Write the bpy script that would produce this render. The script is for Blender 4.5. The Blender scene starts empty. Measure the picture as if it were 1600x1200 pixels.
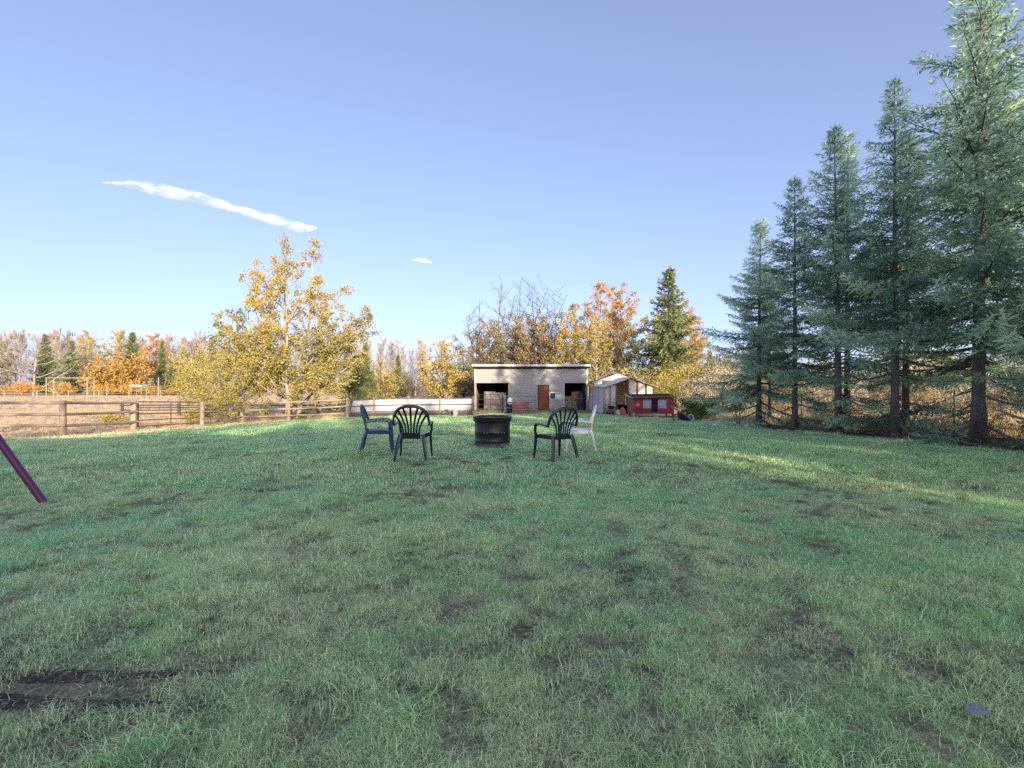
import bpy, math, random
import numpy as np
from mathutils import Vector, Matrix

sc = bpy.context.scene
COL = sc.collection
R = math.radians

# ------------------------------------------------------------------ camera, sky, sun, exposure
cam = bpy.data.cameras.new('camera')
cam_o = bpy.data.objects.new('camera', cam)
COL.objects.link(cam_o)
cam_o.location = (0, 0, 1.33)
cam_o.rotation_euler = (R(90), 0, 0)
cam.sensor_width = 36
cam.lens = 17.0
cam.clip_start = 0.05
cam.clip_end = 12000
sc.camera = cam_o

SUN_AZ = 160.0      # clockwise from +Y, degrees: behind the camera and to the right of it
SUN_EL = 12.5
w = bpy.data.worlds.new('World')
sc.world = w
w.use_nodes = True
nt = w.node_tree
nt.nodes.clear()
out = nt.nodes.new('ShaderNodeOutputWorld')
bg = nt.nodes.new('ShaderNodeBackground')
sky = nt.nodes.new('ShaderNodeTexSky')
sky.sky_type = 'NISHITA'
sky.sun_disc = False
sky.sun_elevation = R(SUN_EL)
sky.sun_rotation = R(SUN_AZ)
sky.altitude = 600
sky.air_density = 0.45
sky.dust_density = 3.3
sky.ozone_density = 4.0
bg.inputs['Strength'].default_value = 0.15
soft = nt.nodes.new('ShaderNodeGamma'); soft.inputs[1].default_value = 0.62        # the photograph's softened contrast of the sky
tone = nt.nodes.new('ShaderNodeMix'); tone.data_type = 'RGBA'; tone.blend_type = 'MULTIPLY'; tone.inputs[0].default_value = 1.0
tone.inputs[7].default_value = (1.17, 0.97, 0.94, 1)                                  # its white balance
nt.links.new(sky.outputs[0], soft.inputs[0]); nt.links.new(soft.outputs[0], tone.inputs[6])
nt.links.new(tone.outputs[2], bg.inputs[0])
nt.links.new(bg.outputs[0], out.inputs[0])

sun = bpy.data.lights.new('sun', 'SUN')
sun.energy = 2.0
sun.angle = R(0.5)
sun.color = (1.0, 0.83, 0.62)
sun_o = bpy.data.objects.new('sun', sun)
COL.objects.link(sun_o)
sd = Vector((math.sin(R(SUN_AZ)) * math.cos(R(SUN_EL)), math.cos(R(SUN_AZ)) * math.cos(R(SUN_EL)), math.sin(R(SUN_EL))))
sun_o.rotation_euler = sd.to_track_quat('Z', 'Y').to_euler()

sc.view_settings.view_transform = 'Standard'
sc.view_settings.look = 'None'
sc.view_settings.gamma = 1
sc.view_settings.use_curve_mapping = False
sc.view_settings.exposure = 2.1
sc.render.engine = 'CYCLES'
cy = sc.cycles
cy.use_denoising = False
cy.use_adaptive_sampling = False
cy.filter_width = 1.5
cy.sample_clamp_indirect = 6
cy.max_bounces = 5
cy.diffuse_bounces = 4
cy.glossy_bounces = 2
cy.transmission_bounces = 4
cy.transparent_max_bounces = 12
cy.caustics_reflective = False
cy.caustics_refractive = False

# ------------------------------------------------------------------ small helpers
def ss(a, b, x):
    t = np.clip((np.asarray(x, float) - a) / (b - a), 0, 1)
    return t * t * (3 - 2 * t)

def g(x, y):
    """height of the ground"""
    x = np.asarray(x, float); y = np.asarray(y, float)
    base = -0.72 * ss(7, 36, y) - 0.32 * ss(-6, -16, x) * ss(6, 18, y)
    bump = 0.025 * (np.sin(x * 1.7 + 0.8 * y) * np.sin(y * 1.3 - 0.4 * x) + 0.6 * np.sin(x * 3.1 + 1.0) * np.sin(y * 2.7 + 0.5 * x))
    fade = ss(120, 30, np.hypot(x, y))
    return base + bump * fade

def gz(x, y):
    return float(g(x, y))

def vnoise(x, y, seed=0):
    """smooth value noise in 0..1"""
    x = np.asarray(x, float); y = np.asarray(y, float)
    xi = np.floor(x).astype(int); yi = np.floor(y).astype(int)
    xf = x - xi; yf = y - yi
    def h(a, b):
        n = (a * 374761393 + b * 668265263 + seed * 974634777) & 0x7fffffff
        n = ((n ^ (n >> 13)) * 1274126177) & 0x7fffffff
        return ((n ^ (n >> 16)) & 0xffff) / 65535.0
    u = xf * xf * (3 - 2 * xf); v = yf * yf * (3 - 2 * yf)
    return (h(xi, yi) * (1 - u) + h(xi + 1, yi) * u) * (1 - v) + (h(xi, yi + 1) * (1 - u) + h(xi + 1, yi + 1) * u) * v

def link(o, parent=None):
    COL.objects.link(o)
    if parent is not None:
        o.parent = parent
    return o

def tag(o, label=None, cat=None, group=None, kind=None):
    if label: o['label'] = label
    if cat: o['category'] = cat
    if group: o['group'] = group
    if kind: o['kind'] = kind
    return o

def thing(name, loc, label, cat, group=None, rz=0.0):
    o = bpy.data.objects.new(name, None)
    o.empty_display_size = 0.2
    o.location = loc
    o.rotation_euler = (0, 0, rz)
    link(o)
    return tag(o, label, cat, group)

def copy_tree(o, parent=None):
    c = o.copy(); COL.objects.link(c)
    if parent is not None: c.parent = parent
    for ch in list(o.children):
        copy_tree(ch, c)
    return c

class MB:
    """collects shapes, links them as one mesh object"""
    def __init__(s):
        s.v = []; s.f = []
    def add(s, vs, fs):
        b = len(s.v)
        s.v += [tuple(v) for v in vs]
        s.f += [tuple(i + b for i in f) for f in fs]
        return s
    def box(s, c, d, rz=0.0, rx=0.0, ry=0.0):
        M = Matrix.Rotation(rz, 3, 'Z') @ Matrix.Rotation(ry, 3, 'Y') @ Matrix.Rotation(rx, 3, 'X')
        c = Vector(c)
        vs = [c + M @ Vector((sx * d[0] / 2, sy * d[1] / 2, sz * d[2] / 2)) for sx in (-1, 1) for sy in (-1, 1) for sz in (-1, 1)]
        return s.add(vs, [(0, 1, 3, 2), (4, 6, 7, 5), (0, 4, 5, 1), (2, 3, 7, 6), (0, 2, 6, 4), (1, 5, 7, 3)])
    def span(s, lo, hi):
        return s.box([(a + b) / 2 for a, b in zip(lo, hi)], [abs(b - a) for a, b in zip(lo, hi)])
    def tube(s, pts, rad, n=8, cap=True, squash=None, up=None):
        """pts: path, rad: radius or list; squash: (w,t) factors across; up: width direction hint"""
        pts = [Vector(p) for p in pts]
        m = len(pts)
        if not hasattr(rad, '__len__'): rad = [rad] * m
        vs = []
        prev = None
        for i, p in enumerate(pts):
            d = (pts[min(i + 1, m - 1)] - pts[max(i - 1, 0)])
            if d.length < 1e-9: d = Vector((0, 0, 1))
            d.normalize()
            hint = Vector(up) if up is not None else (prev if prev is not None else (Vector((0, 0, 1)) if abs(d.z) < 0.9 else Vector((1, 0, 0))))
            a = hint - d * hint.dot(d)
            if a.length < 1e-6: a = d.orthogonal()
            a.normalize(); prev = a
            b = d.cross(a)
            for k in range(n):
                t = 2 * math.pi * k / n
                ca, sa = math.cos(t), math.sin(t)
                if squash:
                    ca = math.copysign(abs(ca) ** 0.5, ca) * squash[0]; sa = math.copysign(abs(sa) ** 0.5, sa) * squash[1]
                vs.append(p + (a * ca + b * sa) * rad[i])
        fs = [(i * n + k, i * n + (k + 1) % n, (i + 1) * n + (k + 1) % n, (i + 1) * n + k) for i in range(m - 1) for k in range(n)]
        if cap:
            fs.append(tuple(range(n - 1, -1, -1))); fs.append(tuple((m - 1) * n + k for k in range(n)))
        return s.add(vs, fs)
    def lathe(s, prof, n=40, c=(0, 0, 0)):
        vs = [(c[0] + r * math.cos(2 * math.pi * k / n), c[1] + r * math.sin(2 * math.pi * k / n), c[2] + z) for r, z in prof for k in range(n)]
        fs = [(i * n + k, i * n + (k + 1) % n, (i + 1) * n + (k + 1) % n, (i + 1) * n + k) for i in range(len(prof) - 1) for k in range(n)]
        return s.add(vs, fs)
    def build(s, name, mat, parent=None, smooth=False, bevel=0.0):
        me = bpy.data.meshes.new(name)
        me.from_pydata(s.v, [], s.f)
        me.materials.append(mat)
        if smooth:
            me.shade_smooth()
        o = link(bpy.data.objects.new(name, me), parent)
        if smooth:
            try: me.set_sharp_from_angle(angle=R(40))
            except Exception: pass
        if bevel:
            b = o.modifiers.new('b', 'BEVEL'); b.width = bevel; b.segments = 2; b.limit_method = 'ANGLE'
        return o

def np_mesh(name, V, F, mat, tint=None, nper=4):
    """mesh from arrays: V (n,3), F (m,nper)"""
    me = bpy.data.meshes.new(name)
    V = np.ascontiguousarray(V, np.float32); F = np.ascontiguousarray(F, np.int32)
    me.vertices.add(len(V)); me.vertices.foreach_set('co', V.ravel())
    me.loops.add(F.size); me.loops.foreach_set('vertex_index', F.ravel())
    me.polygons.add(len(F)); me.polygons.foreach_set('loop_start', np.arange(len(F), dtype=np.int32) * F.shape[1])
    me.polygons.foreach_set('loop_total', np.full(len(F), F.shape[1], np.int32))
    if tint is not None:
        a = me.attributes.new('tint', 'FLOAT', 'FACE'); a.data.foreach_set('value', np.ascontiguousarray(tint, np.float32))
    me.update(calc_edges=True)
    me.materials.append(mat)
    return me

# ------------------------------------------------------------------ materials
def new_mat(name):
    m = bpy.data.materials.new(name); m.use_nodes = True
    n = m.node_tree.nodes; n.clear()
    o = n.new('ShaderNodeOutputMaterial')
    return m, n, m.node_tree.links, o

def ramp_node(n, stops):
    r = n.new('ShaderNodeValToRGB')
    e = r.color_ramp.elements
    while len(e) > 1: e.remove(e[-1])
    e[0].position = stops[0][0]; e[0].color = (*stops[0][1], 1)
    for p, c in stops[1:]:
        k = e.new(p); k.color = (*c, 1)
    return r

def surf(name, c1, c2=None, scale=6.0, rough=0.8, bump=0.3, bscale=None, stretch=(1, 1, 1), metal=0.0, spec=0.3, detail=6, coords='Object', bdist=0.01, trans=0.0):
    """general surface: two colours mixed by noise, relief by noise"""
    m, n, l, o = new_mat(name)
    p = n.new('ShaderNodeBsdfPrincipled')
    p.inputs['Roughness'].default_value = rough; p.inputs['Metallic'].default_value = metal
    p.inputs['Specular IOR Level'].default_value = spec
    tc = n.new('ShaderNodeTexCoord'); mp = n.new('ShaderNodeMapping'); mp.inputs['Scale'].default_value = stretch
    l.new(tc.outputs[coords], mp.inputs[0])
    no = n.new('ShaderNodeTexNoise'); no.inputs['Scale'].default_value = scale; no.inputs['Detail'].default_value = detail; no.inputs['Roughness'].default_value = 0.65
    l.new(mp.outputs[0], no.inputs['Vector'])
    if c2 is None: c2 = tuple(x * 0.7 for x in c1)
    r = ramp_node(n, [(0.3, c2), (0.7, c1)])
    l.new(no.outputs['Fac'], r.inputs[0])
    l.new(r.outputs[0], p.inputs['Base Color'])
    if bump:
        nb = n.new('ShaderNodeTexNoise'); nb.inputs['Scale'].default_value = bscale or scale * 4; nb.inputs['Detail'].default_value = 4
        l.new(mp.outputs[0], nb.inputs['Vector'])
        b = n.new('ShaderNodeBump'); b.inputs['Strength'].default_value = bump; b.inputs['Distance'].default_value = bdist
        l.new(nb.outputs['Fac'], b.inputs['Height']); l.new(b.outputs[0], p.inputs['Normal'])
    if trans:
        t = n.new('ShaderNodeBsdfTranslucent'); l.new(r.outputs[0], t.inputs['Color'])
        mx = n.new('ShaderNodeMixShader'); mx.inputs[0].default_value = trans
        l.new(p.outputs[0], mx.inputs[1]); l.new(t.outputs[0], mx.inputs[2]); l.new(mx.outputs[0], o.inputs[0])
    else:
        l.new(p.outputs[0], o.inputs[0])
    return m

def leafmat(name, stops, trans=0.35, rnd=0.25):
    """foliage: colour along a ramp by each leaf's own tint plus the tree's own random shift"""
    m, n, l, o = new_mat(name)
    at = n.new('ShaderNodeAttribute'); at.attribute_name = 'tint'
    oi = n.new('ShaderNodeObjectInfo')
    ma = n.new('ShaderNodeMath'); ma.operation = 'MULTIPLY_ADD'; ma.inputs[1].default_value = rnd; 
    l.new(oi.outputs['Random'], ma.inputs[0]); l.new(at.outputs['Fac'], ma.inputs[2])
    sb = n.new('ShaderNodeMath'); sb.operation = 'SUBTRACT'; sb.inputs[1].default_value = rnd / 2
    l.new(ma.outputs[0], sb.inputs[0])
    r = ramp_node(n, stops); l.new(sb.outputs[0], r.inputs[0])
    d = n.new('ShaderNodeBsdfPrincipled'); d.inputs['Roughness'].default_value = 0.6; d.inputs['Specular IOR Level'].default_value = 0.25
    t = n.new('ShaderNodeBsdfTranslucent')
    l.new(r.outputs[0], d.inputs['Base Color'])
    mx = n.new('ShaderNodeAddShader')
    th = n.new('ShaderNodeMix'); th.data_type = 'RGBA'; th.inputs[0].default_value = trans; th.inputs[6].default_value = (0, 0, 0, 1)
    l.new(r.outputs[0], th.inputs[7]); l.new(th.outputs[2], t.inputs['Color'])
    l.new(d.outputs[0], mx.inputs[0]); l.new(t.outputs[0], mx.inputs[1])
    l.new(mx.outputs[0], o.inputs[0])
    return m

M = {}
M['spruce'] = leafmat('spruce_needles', [(0.0, (0.035, 0.065, 0.046)), (0.4, (0.115, 0.19, 0.135)), (0.75, (0.26, 0.36, 0.26)), (1.0, (0.40, 0.47, 0.31))], 0.85, 0.3)  # ramp carries the shaded crown core and the highlights at the tips
M['spruce_far'] = leafmat('spruce_needles_far', [(0.0, (0.05, 0.07, 0.032)), (0.6, (0.14, 0.175, 0.075)), (1.0, (0.26, 0.28, 0.115))], 0.4, 0.25)
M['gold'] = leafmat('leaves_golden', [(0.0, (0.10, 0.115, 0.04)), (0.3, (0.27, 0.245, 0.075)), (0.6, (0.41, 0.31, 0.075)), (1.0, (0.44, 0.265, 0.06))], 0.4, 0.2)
M['olive'] = leafmat('leaves_olive', [(0.0, (0.06, 0.08, 0.04)), (0.5, (0.15, 0.155, 0.075)), (1.0, (0.28, 0.23, 0.09))], 0.3, 0.2)
M['orange'] = leafmat('leaves_orange', [(0.0, (0.20, 0.165, 0.05)), (0.5, (0.40, 0.25, 0.055)), (1.0, (0.45, 0.22, 0.06))], 0.4, 0.4)
M['lime'] = leafmat('leaves_yellow', [(0.0, (0.17, 0.16, 0.04)), (0.5, (0.34, 0.285, 0.07)), (1.0, (0.44, 0.35, 0.10))], 0.35, 0.3)
M['tanleaf'] = leafmat('leaves_tan', [(0.0, (0.19, 0.185, 0.12)), (0.5, (0.36, 0.315, 0.215)), (1.0, (0.45, 0.38, 0.27))], 0.3, 0.5)
M['brownleaf'] = leafmat('leaves_brown', [(0.0, (0.12, 0.12, 0.055)), (0.5, (0.24, 0.19, 0.09)), (1.0, (0.34, 0.24, 0.11))], 0.25, 0.4)
M['bushgreen'] = leafmat('leaves_green', [(0.0, (0.04, 0.08, 0.025)), (0.6, (0.12, 0.20, 0.05)), (1.0, (0.24, 0.28, 0.07))], 0.4, 0.1)
M['twig'] = leafmat('bare_twigs', [(0.0, (0.16, 0.13, 0.12)), (0.5, (0.28, 0.24, 0.23)), (1.0, (0.40, 0.30, 0.22))], 0.0, 0.3)
M['twig_pale'] = leafmat('bare_twigs_pale', [(0.0, (0.25, 0.23, 0.205)), (0.5, (0.34, 0.315, 0.295)), (0.8, (0.38, 0.34, 0.30)), (1.0, (0.44, 0.30, 0.16))], 0.0, 0.25)
M['bark'] = surf('spruce_bark', (0.24, 0.205, 0.185), (0.10, 0.085, 0.078), 5, 0.95, 0.8, 14, (1, 1, 0.35), bdist=0.02)
M['bark_pale'] = surf('pale_bark', (0.46, 0.42, 0.36), (0.22, 0.19, 0.16), 4, 0.9, 0.5, 12, (1, 1, 0.4), bdist=0.015)
M['bark_dark'] = surf('dark_bark', (0.13, 0.105, 0.085), (0.06, 0.05, 0.04), 5, 0.95, 0.6, 14, (1, 1, 0.4), bdist=0.015)
M['wood_grey'] = surf('weathered_wood', (0.44, 0.36, 0.27), (0.22, 0.17, 0.125), 5, 0.9, 0.5, 20, (1, 1, 0.25))
M['wood_rail'] = surf('weathered_rail_wood', (0.43, 0.35, 0.27), (0.21, 0.165, 0.13), 4, 0.9, 0.5, 20, (0.4, 0.4, 1))
M['wood_dark'] = surf('dark_board_wood', (0.10, 0.08, 0.075), (0.05, 0.042, 0.04), 4, 0.9, 0.5, 18, (0.3, 1, 1))
M['wood_pale'] = surf('pale_pole_wood', (0.40, 0.34, 0.275), (0.26, 0.21, 0.16), 4, 0.9, 0.3, 20, (1, 1, 0.3))
M['sheet_white'] = surf('white_sheet_panel', (0.66, 0.65, 0.66), (0.54, 0.53, 0.55), 1.5, 0.55, 0.15, 4)
M['siding'] = surf('shed_siding_paint', (0.36, 0.355, 0.34), (0.27, 0.265, 0.255), 1.3, 0.7, 0.0, 30, (0.35, 1, 1.6), detail=4)
M['trim'] = surf('white_trim_paint', (0.66, 0.65, 0.63), (0.52, 0.51, 0.5), 3, 0.6, 0.1, 30)
M['roof_metal'] = surf('pale_roof_edge', (0.62, 0.61, 0.60), (0.45, 0.44, 0.43), 2, 0.5, 0.05, 20, spec=0.5)
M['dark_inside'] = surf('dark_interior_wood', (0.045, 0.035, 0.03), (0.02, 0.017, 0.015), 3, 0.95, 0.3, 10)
M['door_brown'] = surf('brown_door_paint', (0.26, 0.085, 0.035), (0.13, 0.045, 0.025), 4, 0.6, 0.3, 18, (1, 1, 0.3))
M['hay'] = surf('hay', (0.42, 0.34, 0.22), (0.22, 0.17, 0.11), 9, 0.95, 1.0, 40, (0.5, 0.5, 1.5), bdist=0.03)
M['hay_grey'] = surf('grey_hay', (0.36, 0.32, 0.30), (0.20, 0.17, 0.165), 8, 0.95, 1.0, 40, (0.5, 0.5, 1.5), bdist=0.03)
M['steel'] = surf('grey_pipe_steel', (0.22, 0.23, 0.25), (0.14, 0.145, 0.16), 6, 0.5, 0.1, 30, metal=0.3)
M['pipe_dark'] = surf('dark_pipe_steel', (0.05, 0.05, 0.06), (0.03, 0.03, 0.04), 6, 0.5, 0.1, 30, metal=0.2)
M['rust'] = surf('rusty_pipe', (0.17, 0.10, 0.075), (0.09, 0.06, 0.05), 8, 0.8, 0.2, 30)
M['red_paint'] = surf('red_coop_paint', (0.25, 0.035, 0.05), (0.16, 0.022, 0.035), 2.5, 0.6, 0.0, 20, detail=4)
M['pink_paint'] = surf('faded_and_skylit_red_paint', (0.42, 0.13, 0.13), (0.28, 0.08, 0.085), 4, 0.7, 0.15, 20)
M['black_gap'] = surf('black_felt_and_gap_shade', (0.02, 0.018, 0.02), (0.012, 0.011, 0.012), 3, 0.9, 0.1)
M['poly'] = surf('cloudy_plastic_sheet', (0.76, 0.69, 0.63), (0.62, 0.56, 0.50), 2.5, 0.35, 0.3, 5, spec=0.5, trans=0.4)
M['poly_white'] = surf('white_tarp', (0.70, 0.69, 0.70), (0.56, 0.55, 0.57), 2.0, 0.5, 0.5, 6, (1, 2.0, 0.25), bdist=0.04, trans=0.12)
M['glass'] = surf('hazy_window_film', (0.42, 0.48, 0.54), (0.26, 0.32, 0.38), 2.5, 0.15, 0.2, 4, spec=0.7)
M['window_glass'] = surf('window_glass', (0.03, 0.05, 0.07), (0.02, 0.03, 0.05), 3, 0.05, 0.0, spec=0.8)
M['white_plastic'] = surf('white_plastic', (0.80, 0.81, 0.81), (0.72, 0.73, 0.73), 4, 0.4, 0.03, 40, spec=0.5)
M['navy_plastic'] = surf('deep_navy_plastic', (0.008, 0.018, 0.034), (0.006, 0.013, 0.026), 5, 0.3, 0.04, 50, spec=0.6)
M['slate_plastic'] = surf('slate_blue_plastic', (0.045, 0.085, 0.16), (0.03, 0.06, 0.12), 5, 0.35, 0.04, 50, spec=0.5)
M['iron'] = surf('blackened_steel', (0.010, 0.010, 0.013), (0.016, 0.013, 0.012), 5, 0.36, 0.25, 26, spec=0.5, detail=9)
M['ash_steel'] = surf('ash_stained_steel', (0.16, 0.15, 0.155), (0.05, 0.048, 0.052), 9, 0.85, 0.4, 30)
M['galv'] = surf('skylit_rim_steel', (0.34, 0.36, 0.33), (0.20, 0.22, 0.20), 6, 0.6, 0.2, 25)
M['ash'] = surf('ash', (0.34, 0.33, 0.31), (0.14, 0.13, 0.12), 14, 1.0, 1.0, 40, bdist=0.03)
M['purple'] = surf('purple_swing_paint', (0.15, 0.022, 0.10), (0.11, 0.015, 0.075), 3, 0.35, 0.05, 40, spec=0.5)
M['teal'] = surf('teal_plastic', (0.10, 0.26, 0.28), (0.07, 0.18, 0.20), 4, 0.5, 0.1)
M['navy_tub'] = surf('navy_tub_plastic', (0.035, 0.04, 0.085), (0.02, 0.022, 0.05), 4, 0.5, 0.2)
M['blue_cloth'] = surf('dark_blue_tarp', (0.03, 0.05, 0.12), (0.015, 0.022, 0.05), 3, 0.6, 0.6, 7, bdist=0.05)
M['rubber'] = surf('black_rubber', (0.02, 0.02, 0.022), (0.012, 0.012, 0.013), 5, 0.8, 0.1)
M['straw_wall'] = surf('sunny_board_wall', (0.52, 0.42, 0.25), (0.38, 0.29, 0.16), 3, 0.8, 0.3, 12, (0.3, 1, 1))
M['feed_sack'] = surf('pale_sack', (0.58, 0.50, 0.45), (0.45, 0.38, 0.34), 4, 0.8, 0.5, 10)
M['turq'] = surf('turquoise_sheet', (0.30, 0.55, 0.56), (0.24, 0.46, 0.48), 3, 0.5, 0.1)
M['leaf_grey'] = surf('grey_fallen_leaf', (0.40, 0.36, 0.40), (0.24, 0.21, 0.24), 25, 0.6, 0.6, 70, spec=0.5)
M['house_wall'] = surf('house_siding', (0.78, 0.78, 0.76), (0.72, 0.72, 0.70), 2, 0.7, 0.1, 20)  # white so the unseen house bounces sky light onto the lawn
M['house_roof'] = surf('house_shingles', (0.10, 0.09, 0.085), (0.06, 0.055, 0.05), 8, 0.9, 0.4, 30)

def ground_mat(name, stops, scale, fine, bump=0.6, bdist=0.03, stops2=None):
    m, n, l, o = new_mat(name)
    tc = n.new('ShaderNodeTexCoord')
    a = n.new('ShaderNodeTexNoise'); a.inputs['Scale'].default_value = scale; a.inputs['Detail'].default_value = 8; a.inputs['Roughness'].default_value = 0.7
    b = n.new('ShaderNodeTexNoise'); b.inputs['Scale'].default_value = fine; b.inputs['Detail'].default_value = 5
    l.new(tc.outputs['Object'], a.inputs['Vector']); l.new(tc.outputs['Object'], b.inputs['Vector'])
    mm = n.new('ShaderNodeMix'); mm.data_type = 'FLOAT'; mm.inputs[0].default_value = 0.45
    l.new(a.outputs['Fac'], mm.inputs[2]); l.new(b.outputs['Fac'], mm.inputs[3])
    r = ramp_node(n, stops); l.new(mm.outputs[0], r.inputs[0])
    p = n.new('ShaderNodeBsdfPrincipled'); p.inputs['Roughness'].default_value = 1.0; p.inputs['Specular IOR Level'].default_value = 0.1
    l.new(r.outputs[0], p.inputs['Base Color'])
    bp = n.new('ShaderNodeBump'); bp.inputs['Strength'].default_value = bump; bp.inputs['Distance'].default_value = bdist
    l.new(b.outputs['Fac'], bp.inputs['Height']); l.new(bp.outputs[0], p.inputs['Normal'])
    l.new(p.outputs[0], o.inputs[0])
    return m

M['field'] = ground_mat('dry_field', [(0.38, (0.36, 0.29, 0.17)), (0.48, (0.60, 0.47, 0.32)), (0.58, (0.68, 0.54, 0.39))], 0.12, 3.0)
M['lawn_soil'] = ground_mat('lawn_thatch', [(0.38, (0.06, 0.055, 0.045)), (0.47, (0.16, 0.165, 0.095)), (0.57, (0.31, 0.30, 0.18))], 2.2, 38.0, 1.0)
M['yard'] = ground_mat('trodden_yard', [(0.38, (0.12, 0.11, 0.06)), (0.5, (0.25, 0.20, 0.12)), (0.62, (0.36, 0.29, 0.19))], 0.8, 14.0)
M['litter'] = ground_mat('needle_litter', [(0.38, (0.05, 0.035, 0.028)), (0.5, (0.11, 0.075, 0.055)), (0.62, (0.22, 0.15, 0.10))], 1.0, 18.0)

def grassmat(name, green, dry, blue, scale1, trans=0.3, spec=0.25, sheen=0.0):
    """blades: each blade's own tint, dry and lush patches that lie in the lawn"""
    m, n, l, o = new_mat(name)
    at = n.new('ShaderNodeAttribute'); at.attribute_name = 'tint'
    oi = n.new('ShaderNodeObjectInfo')
    geo = n.new('ShaderNodeNewGeometry')
    n1 = n.new('ShaderNodeTexNoise'); n1.inputs['Scale'].default_value = scale1; n1.inputs['Detail'].default_value = 5; n1.inputs['Roughness'].default_value = 0.65
    n2 = n.new('ShaderNodeTexNoise'); n2.inputs['Scale'].default_value = scale1 * 0.22; n2.inputs['Detail'].default_value = 3
    l.new(geo.outputs['Position'], n1.inputs['Vector']); l.new(geo.outputs['Position'], n2.inputs['Vector'])
    rg = ramp_node(n, green); rd = ramp_node(n, dry); rb = ramp_node(n, blue)
    for r in (rg, rd, rb): l.new(at.outputs['Fac'], r.inputs[0])
    mr = n.new('ShaderNodeMapRange'); mr.inputs[1].default_value = 0.42; mr.inputs[2].default_value = 0.72
    ad = n.new('ShaderNodeMath'); ad.operation = 'MULTIPLY_ADD'; ad.inputs[1].default_value = 0.22
    l.new(oi.outputs['Random'], ad.inputs[0]); l.new(n1.outputs['Fac'], ad.inputs[2])
    sb = n.new('ShaderNodeMath'); sb.operation = 'SUBTRACT'; sb.inputs[1].default_value = 0.11
    l.new(ad.outputs[0], sb.inputs[0])
    sx = n.new('ShaderNodeSeparateXYZ'); l.new(geo.outputs['Position'], sx.inputs[0])
    dn = n.new('ShaderNodeMapRange'); dn.inputs[1].default_value = 8.0; dn.inputs[2].default_value = 2.5; dn.inputs[4].default_value = 0.11   # drier, more worn turf by the house
    l.new(sx.outputs['Y'], dn.inputs[0])
    s2 = n.new('ShaderNodeMath'); l.new(sb.outputs[0], s2.inputs[0]); l.new(dn.outputs[0], s2.inputs[1])
    dx = n.new('ShaderNodeMapRange'); dx.inputs[1].default_value = -10.0; dx.inputs[2].default_value = -15.0; dx.inputs[4].default_value = 0.34   # and along the rail fence
    l.new(sx.outputs['X'], dx.inputs[0])
    s3 = n.new('ShaderNodeMath'); l.new(s2.outputs[0], s3.inputs[0]); l.new(dx.outputs[0], s3.inputs[1]); l.new(s3.outputs[0], mr.inputs[0])
    mx = n.new('ShaderNodeMix'); mx.data_type = 'RGBA'
    l.new(mr.outputs[0], mx.inputs[0]); l.new(rg.outputs[0], mx.inputs[6]); l.new(rd.outputs[0], mx.inputs[7])
    mr2 = n.new('ShaderNodeMapRange'); mr2.inputs[1].default_value = 0.45; mr2.inputs[2].default_value = 0.62
    l.new(n2.outputs['Fac'], mr2.inputs[0])
    mx2 = n.new('ShaderNodeMix'); mx2.data_type = 'RGBA'
    dv = n.new('ShaderNodeMath'); dv.operation = 'SUBTRACT'; dv.inputs[0].default_value = 1.0; l.new(mr.outputs[0], dv.inputs[1])
    bm = n.new('ShaderNodeMath'); bm.operation = 'MULTIPLY'; l.new(mr2.outputs[0], bm.inputs[0]); l.new(dv.outputs[0], bm.inputs[1])
    l.new(bm.outputs[0], mx2.inputs[0]); l.new(mx.outputs[2], mx2.inputs[6]); l.new(rb.outputs[0], mx2.inputs[7])
    d = n.new('ShaderNodeBsdfPrincipled'); d.inputs['Roughness'].default_value = 0.42; d.inputs['Specular IOR Level'].default_value = spec
    d.inputs['Sheen Weight'].default_value = sheen; d.inputs['Sheen Roughness'].default_value = 0.5
    t = n.new('ShaderNodeBsdfTranslucent')
    l.new(mx2.outputs[2], d.inputs['Base Color'])
    ms = n.new('ShaderNodeAddShader')          # a blade reflects and lets light through
    th = n.new('ShaderNodeMix'); th.data_type = 'RGBA'; th.inputs[0].default_value = trans; th.inputs[6].default_value = (0, 0, 0, 1)
    l.new(mx2.outputs[2], th.inputs[7]); l.new(th.outputs[2], t.inputs['Color'])
    l.new(d.outputs[0], ms.inputs[0]); l.new(t.outputs[0], ms.inputs[1])
    l.new(ms.outputs[0], o.inputs[0])
    return m

M['grass'] = grassmat('lawn_blades',
    [(0.0, (0.08, 0.18, 0.06)), (0.5, (0.235, 0.42, 0.165)), (0.85, (0.42, 0.59, 0.28)), (1.0, (0.68, 0.70, 0.46))],
    [(0.0, (0.18, 0.235, 0.10)), (0.5, (0.43, 0.49, 0.25)), (0.8, (0.59, 0.61, 0.36)), (1.0, (0.71, 0.69, 0.47))],
    [(0.0, (0.07, 0.19, 0.095)), (0.5, (0.19, 0.43, 0.21)), (0.88, (0.36, 0.59, 0.32)), (1.0, (0.60, 0.68, 0.46))], 0.9, 0.9, 0.5, 0.0)
M['straw_blade'] = grassmat('straw_blades',
    [(0.0, (0.12, 0.13, 0.06)), (0.5, (0.30, 0.29, 0.16)), (1.0, (0.58, 0.53, 0.36))],
    [(0.0, (0.16, 0.13, 0.08)), (0.5, (0.36, 0.31, 0.19)), (1.0, (0.60, 0.54, 0.38))],
    [(0.0, (0.12, 0.17, 0.07)), (0.5, (0.28, 0.33, 0.16)), (1.0, (0.54, 0.52, 0.34))], 0.9, 0.3, 0.3)
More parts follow.
